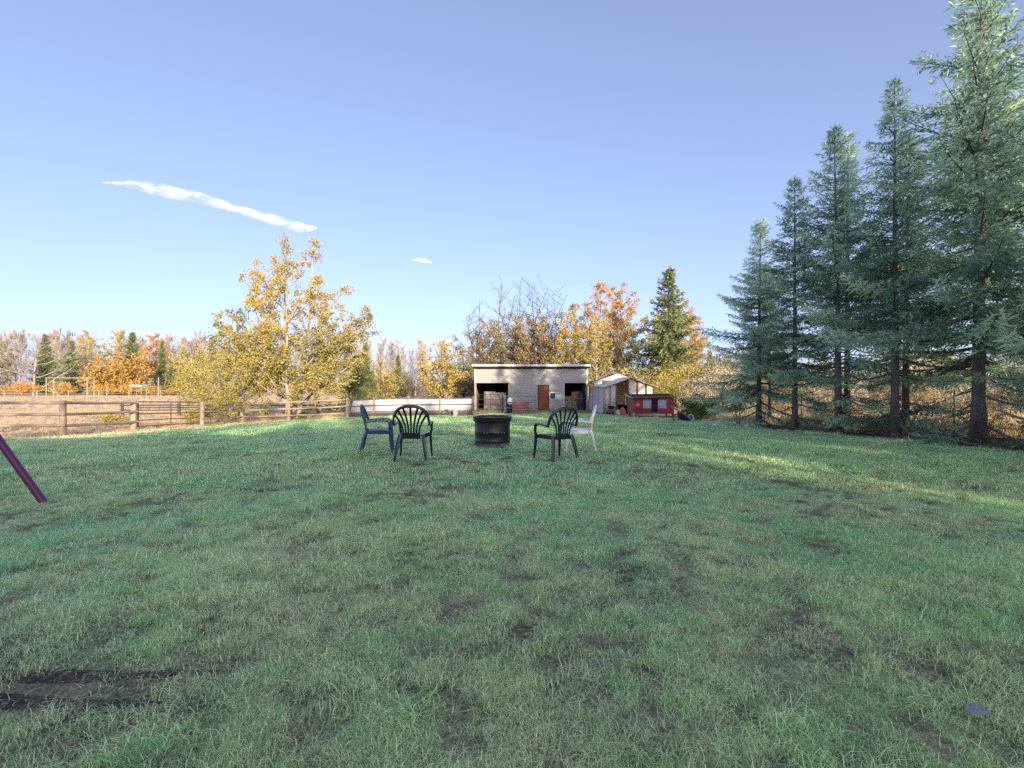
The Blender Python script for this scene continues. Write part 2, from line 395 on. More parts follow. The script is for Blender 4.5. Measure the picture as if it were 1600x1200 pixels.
M['drygrass'] = grassmat('dry_grass_blades',
    [(0.0, (0.30, 0.24, 0.12)), (0.6, (0.46, 0.36, 0.20)), (1.0, (0.58, 0.46, 0.28))],
    [(0.0, (0.36, 0.27, 0.15)), (0.6, (0.50, 0.38, 0.24)), (1.0, (0.6, 0.46, 0.32))],
    [(0.0, (0.20, 0.20, 0.08)), (0.6, (0.36, 0.32, 0.14)), (1.0, (0.50, 0.42, 0.22))], 0.5, 0.35)

# ------------------------------------------------------------------ setting: ground sheets
def axis(lo, hi, step, far):
    a = list(np.arange(lo, hi + 1e-6, step))
    s = step; x = a[-1]; up = []
    while x < far: s *= 1.3; x += s; up.append(x)
    s = step; x = a[0]; dn = []
    while x > -far: s *= 1.3; x -= s; dn.append(x)
    return np.array(dn[::-1] + a + up)
GX = axis(-40, 40, 0.4, 1500); GY = axis(-20, 60, 0.4, 1500)
def sheet(name, mat, dz, inside=None):
    X, Y = np.meshgrid(GX, GY)
    V = np.stack([X, Y, g(X, Y) + dz], -1).reshape(-1, 3)
    nx = len(GX)
    I, J = np.meshgrid(np.arange(nx - 1), np.arange(len(GY) - 1))
    a = (J * nx + I).ravel()
    F = np.stack([a, a + 1, a + nx + 1, a + nx], -1)
    if inside is not None:
        cx = (GX[I] + GX[I + 1]).ravel() / 2; cy_ = (GY[J] + GY[J + 1]).ravel() / 2
        F = F[inside(cx, cy_)]
        u, inv = np.unique(F, return_inverse=True); V = V[u]; F = inv.reshape(F.shape)
    me = np_mesh(name, V, F, mat)
    me.shade_smooth()
    return tag(link(bpy.data.objects.new(name, me)), kind='structure')

LAWN = [(-24, -8), (-22, 12.5), (-19.5, 15.0), (-15.9, 16.2), (-15.2, 17.0), (-15.0, 20.4), (-14.9, 24.0), (-14.2, 26.3), (-12.5, 27.9), (-10.0, 28.9), (-2.6, 29.2), (-2.2, 32.6),
        (2.5, 33.4), (6.0, 31.6), (6.4, 27.2), (8.6, 26.2), (8.6, 22.6), (7.9, 20.0), (8.5, 17.2), (8.9, 13.4), (9.4, 11.9), (9.8, 10.2), (10.0, 9.3), (10.4, 2), (10.6, -8)]
def in_poly(poly, x, y):
    x = np.asarray(x, float); y = np.asarray(y, float)
    r = np.zeros(x.shape, bool)
    n = len(poly)
    for i in range(n):
        x1, y1 = poly[i]; x2, y2 = poly[(i + 1) % n]
        c = (y1 > y) != (y2 > y)
        xi = (x2 - x1) * (y - y1) / ((y2 - y1) if y2 != y1 else 1e-9) + x1
        r ^= c & (x < xi)
    return r
LITTER = [(8.4, 18.6), (8.7, 16.8), (9.0, 13.4), (9.5, 11.7), (9.9, 10.0), (10.1, 9.0), (10.6, 0), (14.5, 0), (14, 9), (12.8, 12), (11.8, 15), (10.6, 18.4)]
YARD = [(-2.8, 29.6), (-2.2, 32.0), (2.5, 32.8), (6.0, 31.4), (6.4, 27.0), (9.6, 25.6), (10.6, 31), (10.2, 44), (-3.4, 44)]
sheet('ground', M['field'], 0.0)
sheet('lawn', M['lawn_soil'], 0.006, lambda x, y: in_poly(LAWN, x, y))
M['bare_soil'] = ground_mat('bare_soil', [(0.38, (0.035, 0.03, 0.027)), (0.5, (0.085, 0.072, 0.058)), (0.62, (0.17, 0.145, 0.105))], 3.0, 45.0, 1.0)
sheet('yard', M['yard'], 0.010, lambda x, y: in_poly(YARD, x, y) & ~in_poly(LAWN, x, y))
sheet('needle_litter', M['litter'], 0.014, lambda x, y: in_poly(LITTER, x, y) & ~in_poly(LAWN, x, y))

# ------------------------------------------------------------------ setting: clouds
def cloud_mat():
    m, n, l, o = new_mat('cloud_vapour')
    geo = n.new('ShaderNodeLayerWeight'); geo.inputs['Blend'].default_value = 0.5
    inv = n.new('ShaderNodeMath'); inv.operation = 'SUBTRACT'; inv.inputs[0].default_value = 1.0
    l.new(geo.outputs['Facing'], inv.inputs[1])
    tc = n.new('ShaderNodeTexCoord')
    no = n.new('ShaderNodeTexNoise'); no.inputs['Scale'].default_value = 0.02; no.inputs['Detail'].default_value = 8; no.inputs['Roughness'].default_value = 0.6; no.inputs['Distortion'].default_value = 0.8
    mp = n.new('ShaderNodeMapping'); mp.inputs['Scale'].default_value = (0.32, 1, 1); mp.inputs['Rotation'].default_value = (0, -0.22, 0)
    l.new(tc.outputs['Object'], mp.inputs[0]); l.new(mp.outputs[0], no.inputs['Vector'])
    nm = n.new('ShaderNodeMapRange'); nm.inputs[1].default_value = 0.36; nm.inputs[2].default_value = 0.70; nm.inputs[3].default_value = 0.04; nm.inputs[4].default_value = 0.55
    l.new(no.outputs['Fac'], nm.inputs[0])
    pw = n.new('ShaderNodeMapRange'); pw.interpolation_type = 'SMOOTHERSTEP'; pw.inputs[1].default_value = 0.25; pw.inputs[2].default_value = 1.0
    l.new(inv.outputs[0], pw.inputs[0])
    mu = n.new('ShaderNodeMath'); mu.operation = 'MULTIPLY'
    l.new(nm.outputs[0], mu.inputs[0]); l.new(pw.outputs[0], mu.inputs[1])
    gb = n.new('ShaderNodeNewGeometry'); fb = n.new('ShaderNodeMath'); fb.operation = 'SUBTRACT'; fb.inputs[0].default_value = 1.0; l.new(gb.outputs['Backfacing'], fb.inputs[1])
    mu2 = n.new('ShaderNodeMath'); mu2.operation = 'MULTIPLY'; l.new(mu.outputs[0], mu2.inputs[0]); l.new(fb.outputs[0], mu2.inputs[1]); mu = mu2
    d = n.new('ShaderNodeBsdfDiffuse'); d.inputs['Color'].default_value = (0.9, 0.9, 0.9, 1)
    t = n.new('ShaderNodeBsdfTransparent')
    mx = n.new('ShaderNodeMixShader')
    l.new(mu.outputs[0], mx.inputs[0]); l.new(t.outputs[0], mx.inputs[1]); l.new(d.outputs[0], mx.inputs[2])
    l.new(mx.outputs[0], o.inputs[0])
    return m
M['cloud'] = cloud_mat()
def cloud(path, rad, label, seed, noise=0.10):
    rng = np.random.RandomState(seed)
    base = Vector(path[len(path) // 2])
    P = []; Rr = []
    for i in range(len(path) - 1):
        for k in range(8):
            t = k / 8
            P.append(Vector(path[i]).lerp(Vector(path[i + 1]), t) - base + Vector((0, 0, 4 * math.sin(i * 1.7 + t * 3))))
            Rr.append((rad[i] * (1 - t) + rad[i + 1] * t) * (1 + noise * math.sin(i * 2.3 + t * 5 + seed)))
    P.append(Vector(path[-1]) - base); Rr.append(rad[-1])
    b = MB().tube(P, Rr, 20)
    o = b.build('cloud', M['cloud'], smooth=True)
    o.location = base
    return tag(o, label, 'cloud')
cloud([(-2112, 2500, 1042), (-1940, 2500, 1022), (-1800, 2500, 1000), (-1600, 2500, 958), (-1440, 2500, 905), (-1250, 2500, 850), (-1080, 2500, 806), (-1010, 2500, 808)],
      [5, 32, 42, 44, 24, 34, 36, 5], 'long thin white streak of cloud slanting down across the open blue sky', 3)
cloud([(-520, 2500, 640), (-460, 2500, 636), (-415, 2500, 632)], [4, 16, 4], 'tiny faint wisp of cloud above the bare trees', 5)

# ------------------------------------------------------------------ unseen house added behind the camera, sized to shade the lawn
h = thing('house', (-3.7, -11.0, 0), 'unseen single storey house, white siding, dark gable roof, added to shade the lawn', 'house')
MB().span((-11.6, -3.6, -0.3), (11.6, 3.6, 2.9)).build('wall', M['house_wall'], h)
rf = MB()
RX = 12.1
rf.add([(-RX, -4.2, 2.7), (RX, -4.2, 2.7), (RX, 0, 5.5), (-RX, 0, 5.5), (-RX, 4.2, 2.7), (RX, 4.2, 2.7),
        (-RX, -4.2, 2.9), (RX, -4.2, 2.9), (RX, 0, 5.7), (-RX, 0, 5.7), (-RX, 4.2, 2.9), (RX, 4.2, 2.9)],
       [(0, 3, 2, 1), (3, 4, 5, 2), (6, 7, 8, 9), (9, 8, 11, 10), (0, 1, 7, 6), (4, 10, 11, 5), (0, 6, 9, 3), (3, 9, 10, 4), (1, 2, 8, 7), (2, 5, 11, 8)])
rf.build('roof', M['house_roof'], h)
for x in (-11.6, 11.6):
    MB().add([(x, -3.6, 2.9), (x, 3.6, 2.9), (x, 0, 5.3)], [(0, 2, 1)]).build('gable', M['house_wall'], h)
for x in (-6.5, -2.5, 5.5):
    f = MB().span((x - 0.8, 3.6, 0.9), (x + 0.8, 3.66, 2.1)).build('window', M['trim'], h)
    MB().span((x - 0.7, 3.66, 1.0), (x + 0.7, 3.67, 2.0)).build('pane', M['window_glass'], f)
MB().span((1.5, 3.6, 0.05), (2.4, 3.65, 2.1)).build('door', M['trim'], h)
# ------------------------------------------------------------------ plants: generators
def leaf_quads(C, size, rng, aspect=0.7, tint=None, flat=0.0):
    """one four-cornered leaf at every centre"""
    n = len(C)
    a = rng.normal(size=(n, 3)); a[:, 2] *= (1 - flat); a /= np.linalg.norm(a, axis=1, keepdims=True) + 1e-9
    b = rng.normal(size=(n, 3)); b -= a * (a * b).sum(1, keepdims=True); b /= np.linalg.norm(b, axis=1, keepdims=True) + 1e-9
    s = (size * rng.uniform(0.6, 1.35, n))[:, None]
    V = np.stack([C - a * s * 0.5, C + b * s * 0.5 * aspect, C + a * s * 0.5, C - b * s * 0.5 * aspect], 1).reshape(-1, 3)
    F = np.arange(n * 4).reshape(-1, 4)
    return V, F

def bent(p0, p1, lift, k, rng, wob):
    """curved path from p0 to p1"""
    p0 = np.array(p0, float); p1 = np.array(p1, float)
    L = np.linalg.norm(p1 - p0)
    t = np.linspace(0, 1, k)[:, None]
    P = p0 * (1 - t) + p1 * t
    P[:, 2] += lift * L * (4 * t[:, 0] * (1 - t[:, 0]))
    P[1:-1] += rng.normal(0, wob * L, (k - 2, 3))
    return P

def broadleaf(name, seed, trunks, limbs, lmat, wmat, leaf_n, leaf_size, tr=0.16, sub=2.6, spread=0.32, bare_above=None, sublen=0.36, sides=6, fine_twigs=0):
    """trunks: list of paths; limbs: list of (trunk index, height fraction, tip). returns (wood mesh, leaf mesh)"""
    rng = np.random.RandomState(seed)
    wood = MB()
    TP = []
    for path in trunks:
        path = [np.array(p, float) for p in path]
        k = len(path)
        P = []
        for i in range(k - 1):
            for t in (0, 0.34, 0.67): P.append(path[i] * (1 - t) + path[i + 1] * t + rng.normal(0, 0.02, 3) * (i + t > 0))
        P.append(path[-1])
        P = np.array(P); TP.append(P)
        r = np.linspace(tr, tr * 0.14, len(P)); r[0] *= 1.35
        wood.tube(P, list(r), sides + 1)
    anchors = []; hue = []
    for ti, hf, tip in limbs:
        P = TP[ti]; tip = np.array(tip, float)
        i = min(int(hf * (len(P) - 1)), len(P) - 2); f = hf * (len(P) - 1) - i
        p0 = P[i] * (1 - f) + P[i + 1] * f
        L = np.linalg.norm(tip - p0)
        if L < 0.2: continue
        Q = bent(p0, tip, -0.06 if tip[2] > p0[2] + 0.4 * L else 0.08, 7, rng, 0.018)
        r0 = tr * (0.62 * (1 - hf) + 0.16) * min(1, 0.45 + L / 6)
        wood.tube(Q, list(np.linspace(r0, 0.012, 7)), sides - 1, cap=False)
        d = (tip - p0) / L
        lh = rng.uniform(-0.2, 0.2)
        m = max(3, int(L * sub))
        for t in np.linspace(0.22, 1.0, m):
            j = min(int(t * 6), 5); q = Q[j] + (Q[j + 1] - Q[j]) * (t * 6 - j)
            e = d * 0.55 + rng.normal(0, 0.62, 3) + np.array([0, 0, 0.22]); e /= np.linalg.norm(e)
            sl = (sublen * L * (1.15 - t) + 0.35) * rng.uniform(0.7, 1.2)
            S = bent(q, q + e * sl, 0.04, 4, rng, 0.04)
            wood.tube(S, list(np.linspace(max(0.01, r0 * 0.3), 0.006, 4)), 3, cap=False)
            ntw = max(2, int(sl * 3)) + fine_twigs
            for _ in range(ntw):
                u = rng.uniform(0.3, 1.0); j2 = min(int(u * 3), 2); c = S[j2] + (S[j2 + 1] - S[j2]) * (u * 3 - j2)
                e2 = e * 0.5 + rng.normal(0, 0.6, 3); e2 /= np.linalg.norm(e2)
                tip2 = c + e2 * rng.uniform(0.2, 0.55) * (0.5 + 0.5 * sl)
                wood.tube([c, tip2], [0.008, 0.004], 3, cap=False)
                if bare_above is None or tip2[2] < bare_above * rng.uniform(0.9, 1.1):
                    for w_ in (0.4, 0.8, 1.0):
                        anchors.append(c + (tip2 - c) * w_); hue.append(lh)
    wm = bpy.data.meshes.new(name + '_wood'); wm.from_pydata(wood.v, [], wood.f); wm.materials.append(wmat); wm.shade_smooth()
    A = np.array(anchors); Hh = np.array(hue)
    pick = rng.randint(0, len(A), leaf_n)
    C = A[pick] + rng.normal(0, spread * 0.5, (leaf_n, 3)) * np.array([1, 1, 0.8])
    V, F = leaf_quads(C, leaf_size, rng)
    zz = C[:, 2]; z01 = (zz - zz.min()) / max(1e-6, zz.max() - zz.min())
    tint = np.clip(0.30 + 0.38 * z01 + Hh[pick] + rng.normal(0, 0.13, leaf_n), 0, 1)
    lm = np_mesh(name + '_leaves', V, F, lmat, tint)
    return wm, lm

def auto_limbs(seed, H, Rr, base, n, ntr=1, shape='oval', tops=()):
    """tips of limbs inside a crown of height H and radius Rr"""
    rng = np.random.RandomState(seed)
    L = []
    for i in range(n):
        f = (i + 0.5) / n
        z = H * (base + (1 - base) * f)
        if shape == 'oval': pr = math.sin(math.pi * min(0.97, 0.16 + 0.84 * f)) ** 0.7
        elif shape == 'round': pr = math.sqrt(max(0.06, 1 - (2 * f - 1) ** 2))
        else: pr = (1 - f) * 0.9 + 0.12
        a = i * 2.4 + rng.uniform(-0.4, 0.4)
        r = Rr * pr * rng.uniform(0.65, 1.1)
        hf = max(0.12, min(0.93, (z - r * 0.75) / H))
        L.append((rng.randint(ntr), hf, (r * math.cos(a), r * math.sin(a), min(H, z + 0.1 * r))))
    return L

def plant(name, loc, wm, lm, label, cat, group=None, rz=0.0, s=1.0, crown='crown', trunk='trunk', sz=None):
    t = thing(name, (loc[0], loc[1], gz(loc[0], loc[1]) - 0.03), label, cat, group, rz)
    t.scale = (s, s, sz or s)
    if wm is not None: link(bpy.data.objects.new(trunk, wm), t)
    if lm is not None:
        c_ = link(bpy.data.objects.new(crown, lm), t)
        if crown == 'twigs': c_['kind'] = 'stuff'
    return t

def spruce(name, seed, H, Rr, clear, lmat, wmat, dens=1.0, tuft=0.10, tr=0.15, lower_bare=0.28, droop=0.25, power=0.75, wide=0.13):
    rng = np.random.RandomState(seed)
    wood = MB()
    lean = rng.normal(0, 0.008, 2) * H
    def axis_at(z): return np.array([lean[0] * (z / H) ** 2, lean[1] * (z / H) ** 2, z])
    zs = np.linspace(0, H, 12)
    wood.tube([axis_at(z) for z in zs], [max(0.012, tr * (1 - z / H) ** 0.85) * (1.3 if i == 0 else 1) for i, z in enumerate(zs)], 8)
    base = []; dirs = []; tint = []
    z = clear
    while z < H - 0.12:
        f = z / H
        Lm = Rr * ((1 - f) ** power) * 1.05 + 0.10
        nb = rng.randint(3, 7) if f > lower_bare else rng.randint(2, 5)
        a0 = rng.uniform(0, 6.28)
        for b in range(nb):
            az = a0 + 6.283 * b / nb + rng.normal(0, 0.25)
            L = Lm * rng.uniform(0.4, 1.35) * (1.0 if f > lower_bare else rng.uniform(0.5, 1.0))
            hd = np.array([math.cos(az), math.sin(az), 0]); sdv = np.array([-hd[1], hd[0], 0])
            a1 = -0.42 + 1.25 * f + rng.normal(0, 0.10)          # slope at the trunk
            b1 = droop * (0.2 - f) * 0.6 + 0.10
            p0 = axis_at(z + rng.uniform(-0.1, 0.1))
            def pt(t): return p0 + hd * L * t + np.array([0, 0, L * (a1 * t + b1 * t * t - 0.25 * t * (1 - t))])
            K = 5
            wood.tube([pt(t) for t in np.linspace(0, 1, K)], list(np.linspace(max(0.008, 0.018 * L), 0.004, K)), 3, cap=False)
            dead = f < lower_bare and rng.rand() < 0.35
            start = 0.62 if dead else (0.3 if f < lower_bare else 0.12)
            hb = rng.normal(0, 0.17)
            nt_ = max(6, int(L * 22 * dens))
            for side in (-1, 1):
                for t in np.linspace(start, 1.0, max(3, int(nt_ * (1 - start)))):
                    t = min(1.0, t + rng.uniform(-0.02, 0.02))
                    q = pt(t)
                    l = (0.26 * L * (1 - t) ** 0.7 + 0.11) * rng.uniform(0.5, 1.25); l = min(l, 0.5)
                    fw = rng.uniform(0.45, 0.8)
                    ro = rng.normal(-0.10, 0.45); d = hd * fw + (sdv * side * math.cos(ro) + np.array([0, 0, math.sin(ro)])) * (1.1 - fw * 0.6) + np.array([0, 0, -0.10 + 0.35 * a1])
                    d /= np.linalg.norm(d)
                    n = max(3, int(l / (tuft * 0.42)))
                    u = (np.arange(n) + rng.uniform(0.2, 0.8, n)) / n
                    base.append(q + d * (u * l)[:, None])
                    dd = d + rng.normal(0, 0.42, (n, 3)); dirs.append(dd)
                    tint.append(np.full(n, 0.36 + 0.34 * t + hb + rng.normal(0, 0.09)) + 0.14 * u)  # shade near the trunk and light at the tips put into the tint
        z += rng.uniform(0.19, 0.36) * (1.0 if f > lower_bare else 1.5) * (1.15 - 0.5 * f) / max(0.6, dens ** 0.5)
    # leader
    n = 24
    u = rng.uniform(0, 1, n)
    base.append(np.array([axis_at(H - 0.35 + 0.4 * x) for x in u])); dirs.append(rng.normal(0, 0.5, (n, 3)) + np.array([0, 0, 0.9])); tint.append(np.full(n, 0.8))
    B = np.concatenate(base); D = np.concatenate(dirs); T = np.concatenate(tint)
    D /= np.linalg.norm(D, axis=1, keepdims=True)
    m = len(B)
    Sd = np.cross(D, rng.normal(size=(m, 3))); Sd /= np.linalg.norm(Sd, axis=1, keepdims=True) + 1e-9
    Ln = (tuft * rng.uniform(0.8, 1.5, m))[:, None]; W = (tuft * wide * rng.uniform(0.7, 1.4, m))[:, None]
    V = np.stack([B - Sd * W * 0.5, B + D * Ln * 0.45 - Sd * W, B + D * Ln, B + D * Ln * 0.45 + Sd * W], 1).reshape(-1, 3)
    F = np.arange(4 * m).reshape(-1, 4)
    wm = bpy.data.meshes.new(name + '_wood'); wm.from_pydata(wood.v, [], wood.f); wm.materials.append(wmat); wm.shade_smooth()
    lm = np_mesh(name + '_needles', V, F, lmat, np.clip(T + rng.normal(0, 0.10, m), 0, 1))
    return wm, lm

def bare_tree(name, seed, H, spread, wmat, n_limb=14, tr=0.16, twig=3, up=0.8, haze_n=900, base=0.25, fan=0.55):
    """leafless tree: limbs, and a fine spray of twigs"""
    rng = np.random.RandomState(seed)
    wood = MB(); segs = []
    zs = np.linspace(0, H * 0.92, 8)
    ax = np.stack([np.cumsum(rng.normal(0, 0.012 * H, 8)) * (zs / H), np.cumsum(rng.normal(0, 0.012 * H, 8)) * (zs / H), zs], 1)
    wood.tube(ax, list(np.linspace(tr, tr * 0.12, 8)), 6)
    for i in range(n_limb):
        f = base + (0.95 - base) * (i + rng.rand()) / n_limb
        j = min(int(f * 7), 6); p0 = ax[j] + (ax[j + 1] - ax[j]) * (f * 7 - j)
        a = i * 2.4 + rng.uniform(-0.5, 0.5)
        L = spread * (1.15 - 0.75 * f) * rng.uniform(0.7, 1.2)
        d = np.array([math.cos(a), math.sin(a), up * rng.uniform(0.7, 1.5)]); d /= np.linalg.norm(d)
        Q = bent(p0, p0 + d * L, -0.08, 5, rng, 0.03)
        wood.tube(Q, list(np.linspace(tr * (0.5 - 0.3 * f), 0.012, 5)), 4, cap=False)
        for k in range(twig):
            t = rng.uniform(0.25, 1); jj = min(int(t * 4), 3); q = Q[jj] + (Q[jj + 1] - Q[jj]) * (t * 4 - jj)
            e = d + rng.normal(0, fan, 3); e[2] += 0.25; e /= np.linalg.norm(e)
            sl = L * rng.uniform(0.25, 0.5); S = bent(q, q + e * sl, -0.05, 3, rng, 0.04)
            wood.tube(S, list(np.linspace(tr * 0.12, 0.008, 3)), 3, cap=False)
            segs.append((S[0], S[-1]))
        segs.append((Q[1], Q[-1]))
    A = np.array([s[0] for s in segs]); B = np.array([s[1] for s in segs])
    pick = rng.randint(0, len(A), haze_n); u = rng.uniform(0.15, 1, (haze_n, 1))
    P = A[pick] * (1 - u) + B[pick] * u
    D = (B - A)[pick]; D /= np.linalg.norm(D, axis=1, keepdims=True)
    D = D + rng.normal(0, fan, (haze_n, 3)); D[:, 2] += 0.3; D /= np.linalg.norm(D, axis=1, keepdims=True)
    Ln = (H * 0.055 * rng.uniform(0.5, 1.5, haze_n))[:, None]
    Sd = np.cross(D, rng.normal(size=(haze_n, 3))); Sd /= np.linalg.norm(Sd, axis=1, keepdims=True)
    W = H * 0.0011
    V = np.stack([P - Sd * W, P + Sd * W, P + D * Ln + Sd * W * 0.4, P + D * Ln - Sd * W * 0.4], 1).reshape(-1, 3)
    wm = bpy.data.meshes.new(name + '_wood'); wm.from_pydata(wood.v, [], wood.f); wm.materials.append(wmat); wm.shade_smooth()
    lm = np_mesh(name + '_twigs', V, np.arange(4 * haze_n).reshape(-1, 4), wmat, np.clip(0.25 + 0.6 * P[:, 2] / H + rng.normal(0, 0.12, haze_n), 0, 1))
    at = wm.attributes.new('tint', 'FLOAT', 'FACE'); at.data.foreach_set('value', np.full(len(wm.polygons), 0.55, np.float32))
    return wm, lm

def shrub(name, seed, H, Rr, lmat, wmat, n, size, lumps=9, stems=8):
    rng = np.random.RandomState(seed)
    wood = MB(); C = []; T = []
    for i in range(stems):
        a = rng.uniform(0, 6.28); r = Rr * rng.uniform(0.2, 0.8)
        wood.tube(bent((0.06 * math.cos(a), 0.06 * math.sin(a), 0), (r * math.cos(a), r * math.sin(a), H * rng.uniform(0.6, 0.95)), 0.05, 5, rng, 0.03), list(np.linspace(0.02, 0.006, 5)), 4, cap=False)
    for i in range(lumps):
        a = rng.uniform(0, 6.28); zf = rng.uniform(0.25, 0.85); r = Rr * math.sqrt(rng.uniform(0, 1)) * math.sin(math.pi * (0.18 + 0.7 * zf)) * 0.75
        c = np.array([r * math.cos(a), r * math.sin(a), H * zf]); k = n // lumps
        d = rng.normal(size=(k, 3)); d /= np.linalg.norm(d, axis=1, keepdims=True)
        rr = rng.uniform(0.3, 1.0, (k, 1)) ** 0.5
        C.append(c + d * rr * np.array([Rr * 0.42, Rr * 0.42, H * 0.24]) * rng.uniform(0.7, 1.25)); T.append(np.full(k, 0.3 + 0.4 * zf + rng.normal(0, 0.14)))
    C = np.concatenate(C); C = C[C[:, 2] > 0.02]; T = np.concatenate(T)[:len(C)]
    V, F = leaf_quads(C, size, rng, 0.6)
    wm = bpy.data.meshes.new(name + '_wood'); wm.from_pydata(wood.v, [], wood.f); wm.materials.append(wmat)
    return wm, np_mesh(name + '_leaves', V, F, lmat, np.clip(T + rng.normal(0, 0.14, len(C)), 0, 1))

# ------------------------------------------------------------------ the spruce row beside the lawn
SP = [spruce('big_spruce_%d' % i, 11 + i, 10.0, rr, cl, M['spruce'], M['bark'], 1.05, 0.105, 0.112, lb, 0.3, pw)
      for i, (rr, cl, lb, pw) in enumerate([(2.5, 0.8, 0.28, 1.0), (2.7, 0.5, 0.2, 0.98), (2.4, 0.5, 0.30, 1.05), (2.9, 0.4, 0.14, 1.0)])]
def row_spruce(k, x, y, H, rz, label, group, wide=1.0):
    t = plant('spruce_tree', (x, y), SP[k][0], SP[k][1], label, 'spruce tree', group, rz)
    s = H / 10.0; t.scale = (s * wide, s * wide, s)
    return t
G1 = 'spruces in the row beside the lawn'
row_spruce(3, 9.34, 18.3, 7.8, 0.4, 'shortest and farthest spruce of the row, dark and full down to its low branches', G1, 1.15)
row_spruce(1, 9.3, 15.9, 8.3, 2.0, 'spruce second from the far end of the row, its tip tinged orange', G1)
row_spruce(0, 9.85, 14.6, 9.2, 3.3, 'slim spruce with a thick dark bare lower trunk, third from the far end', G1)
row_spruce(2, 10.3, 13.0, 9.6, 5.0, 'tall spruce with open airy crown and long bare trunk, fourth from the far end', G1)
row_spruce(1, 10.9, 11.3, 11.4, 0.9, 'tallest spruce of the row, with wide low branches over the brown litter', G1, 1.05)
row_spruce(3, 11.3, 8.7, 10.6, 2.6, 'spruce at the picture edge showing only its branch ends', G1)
for i, (x, y, H, k) in enumerate([(10.9, 5.2, 10.5, 0), (11.4, 1.6, 9.5, 2), (12.0, -9.0, 10.0, 1), (15.5, -11.0, 9.0, 3), (19.0, -12.0, 9.5, 0), (10.4, -14.0, 8.0, 2), (22.5, -10.0, 9.5, 1), (12.8, 8.0, 6.5, 2), (13.8, 4.4, 6.5, 1), (13.0, 0.2, 6.5, 0), (10.7, -7.6, 5.2, 2)]):  # unseen spruces, some continuing the row, placed and sized to shape the lawn's shade
    row_spruce(k, x, y, H, i * 1.7, 'unseen blue green spruce added to shade the lawn and thin its light', 'unseen spruces added for shade')
G2 = 'spruces standing behind the row'
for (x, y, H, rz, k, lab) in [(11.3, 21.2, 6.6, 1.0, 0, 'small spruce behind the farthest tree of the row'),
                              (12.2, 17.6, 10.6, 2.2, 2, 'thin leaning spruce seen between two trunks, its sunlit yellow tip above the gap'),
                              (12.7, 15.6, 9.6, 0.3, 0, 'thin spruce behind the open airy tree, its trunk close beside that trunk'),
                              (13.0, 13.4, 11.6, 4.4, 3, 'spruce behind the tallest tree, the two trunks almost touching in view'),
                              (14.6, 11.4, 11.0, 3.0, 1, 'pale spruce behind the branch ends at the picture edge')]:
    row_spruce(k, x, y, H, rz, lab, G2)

# young bushy sapling under the far end of the row
wm, lm = shrub('sapling', 41, 1.9, 0.9, M['spruce_far'], M['bark_dark'], 900, 0.10, 8, 5)
plant('sapling', (9.1, 19.4), wm, lm, 'small dark thin stemmed sapling under the farthest spruce of the row', 'sapling', crown='foliage', trunk='stem')

# ------------------------------------------------------------------ big golden tree and its neighbours
base = (-14.1, 31.0)
limbs = []
tips = [(-0.4, 0, 11.2), (0.5, 0.3, 10.4), (1.4, -0.2, 11.3), (-1.4, 0.5, 10.2), (-2.6, 0.6, 9.6), (-2.4, -1.0, 8.4), (-1.3, -1.4, 9.0), (0.2, -1.6, 8.4), (2.2, -0.6, 9.0), (3.2, 0.3, 8.4), (1.2, 1.6, 8.8),
        (-2.9, 1.0, 7.2), (-3.2, -0.6, 6.3), (2.0, 1.3, 7.4), (1.2, -1.8, 7.0), (-1.0, -2.1, 6.8), (3.4, -0.8, 6.6), (4.4, 0.4, 6.6), (5.0, 0.2, 6.7), (-4.8, 0.2, 6.5), (-3.6, -1.3, 5.2), (-2.0, -2.4, 5.0),
        (0.0, -2.6, 5.2), (2.2, -2.0, 5.2), (3.9, -0.6, 5.0), (4.3, 0.8, 4.2), (3.0, 1.8, 5.4), (-1.0, 2.3, 6.0), (-3.4, 1.6, 4.4), (-2.6, -1.6, 3.5), (-0.9, -2.4, 3.4), (1.2, -2.4, 3.6), (3.2, -1.3, 3.4), (3.6, 0.5, 3.0), (-1.8, 2.0, 3.6), (1.4, 2.2, 3.8), (2.4, -1.9, 2.6)]
for i, t in enumerate(tips):
    ti = 0 if t[0] < 0.6 else 1
    hh = 10.4 if ti == 0 else 9.6
    limbs.append((ti if i % 5 else 2, max(0.12, min(0.9, (t[2] - 0.62 * abs(t[0]) - 1.0) / hh)), t))
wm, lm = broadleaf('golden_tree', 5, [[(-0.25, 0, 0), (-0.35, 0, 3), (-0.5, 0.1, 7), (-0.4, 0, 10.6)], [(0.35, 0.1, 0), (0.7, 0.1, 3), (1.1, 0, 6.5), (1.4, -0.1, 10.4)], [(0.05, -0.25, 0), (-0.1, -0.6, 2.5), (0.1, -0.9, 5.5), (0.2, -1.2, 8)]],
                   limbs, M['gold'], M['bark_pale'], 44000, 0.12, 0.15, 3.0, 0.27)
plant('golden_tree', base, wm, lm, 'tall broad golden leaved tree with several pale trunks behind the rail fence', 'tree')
for i, (x, y, s) in enumerate([(8, -31, 1.25), (13.5, -33, 1.35), (19, -31, 1.3), (25, -34, 1.35), (2, -34, 1.15)]):  # unseen tree belt, added to throw shade on the white sheeted fence
    plant('golden_tree', (x, y), wm, lm, 'unseen tall golden tree added behind the house to shade the white fence', 'tree', 'unseen trees added behind the house for shade', i * 1.9, s)
wm, lm = broadleaf('grey_green_tree', 8, [[(0, 0, 0), (0.2, 0, 2.5), (-0.2, 0, 5.5), (-0.3, 0, 7.6)]], auto_limbs(8, 7.6, 2.7, 0.32, 22), M['olive'], M['bark_dark'], 5200, 0.15, 0.17, 2.6, 0.3)
plant('olive_tree', (-19.6, 35.0), wm, lm, 'thin grey green tree with a dark trunk beside the tall golden tree', 'tree')
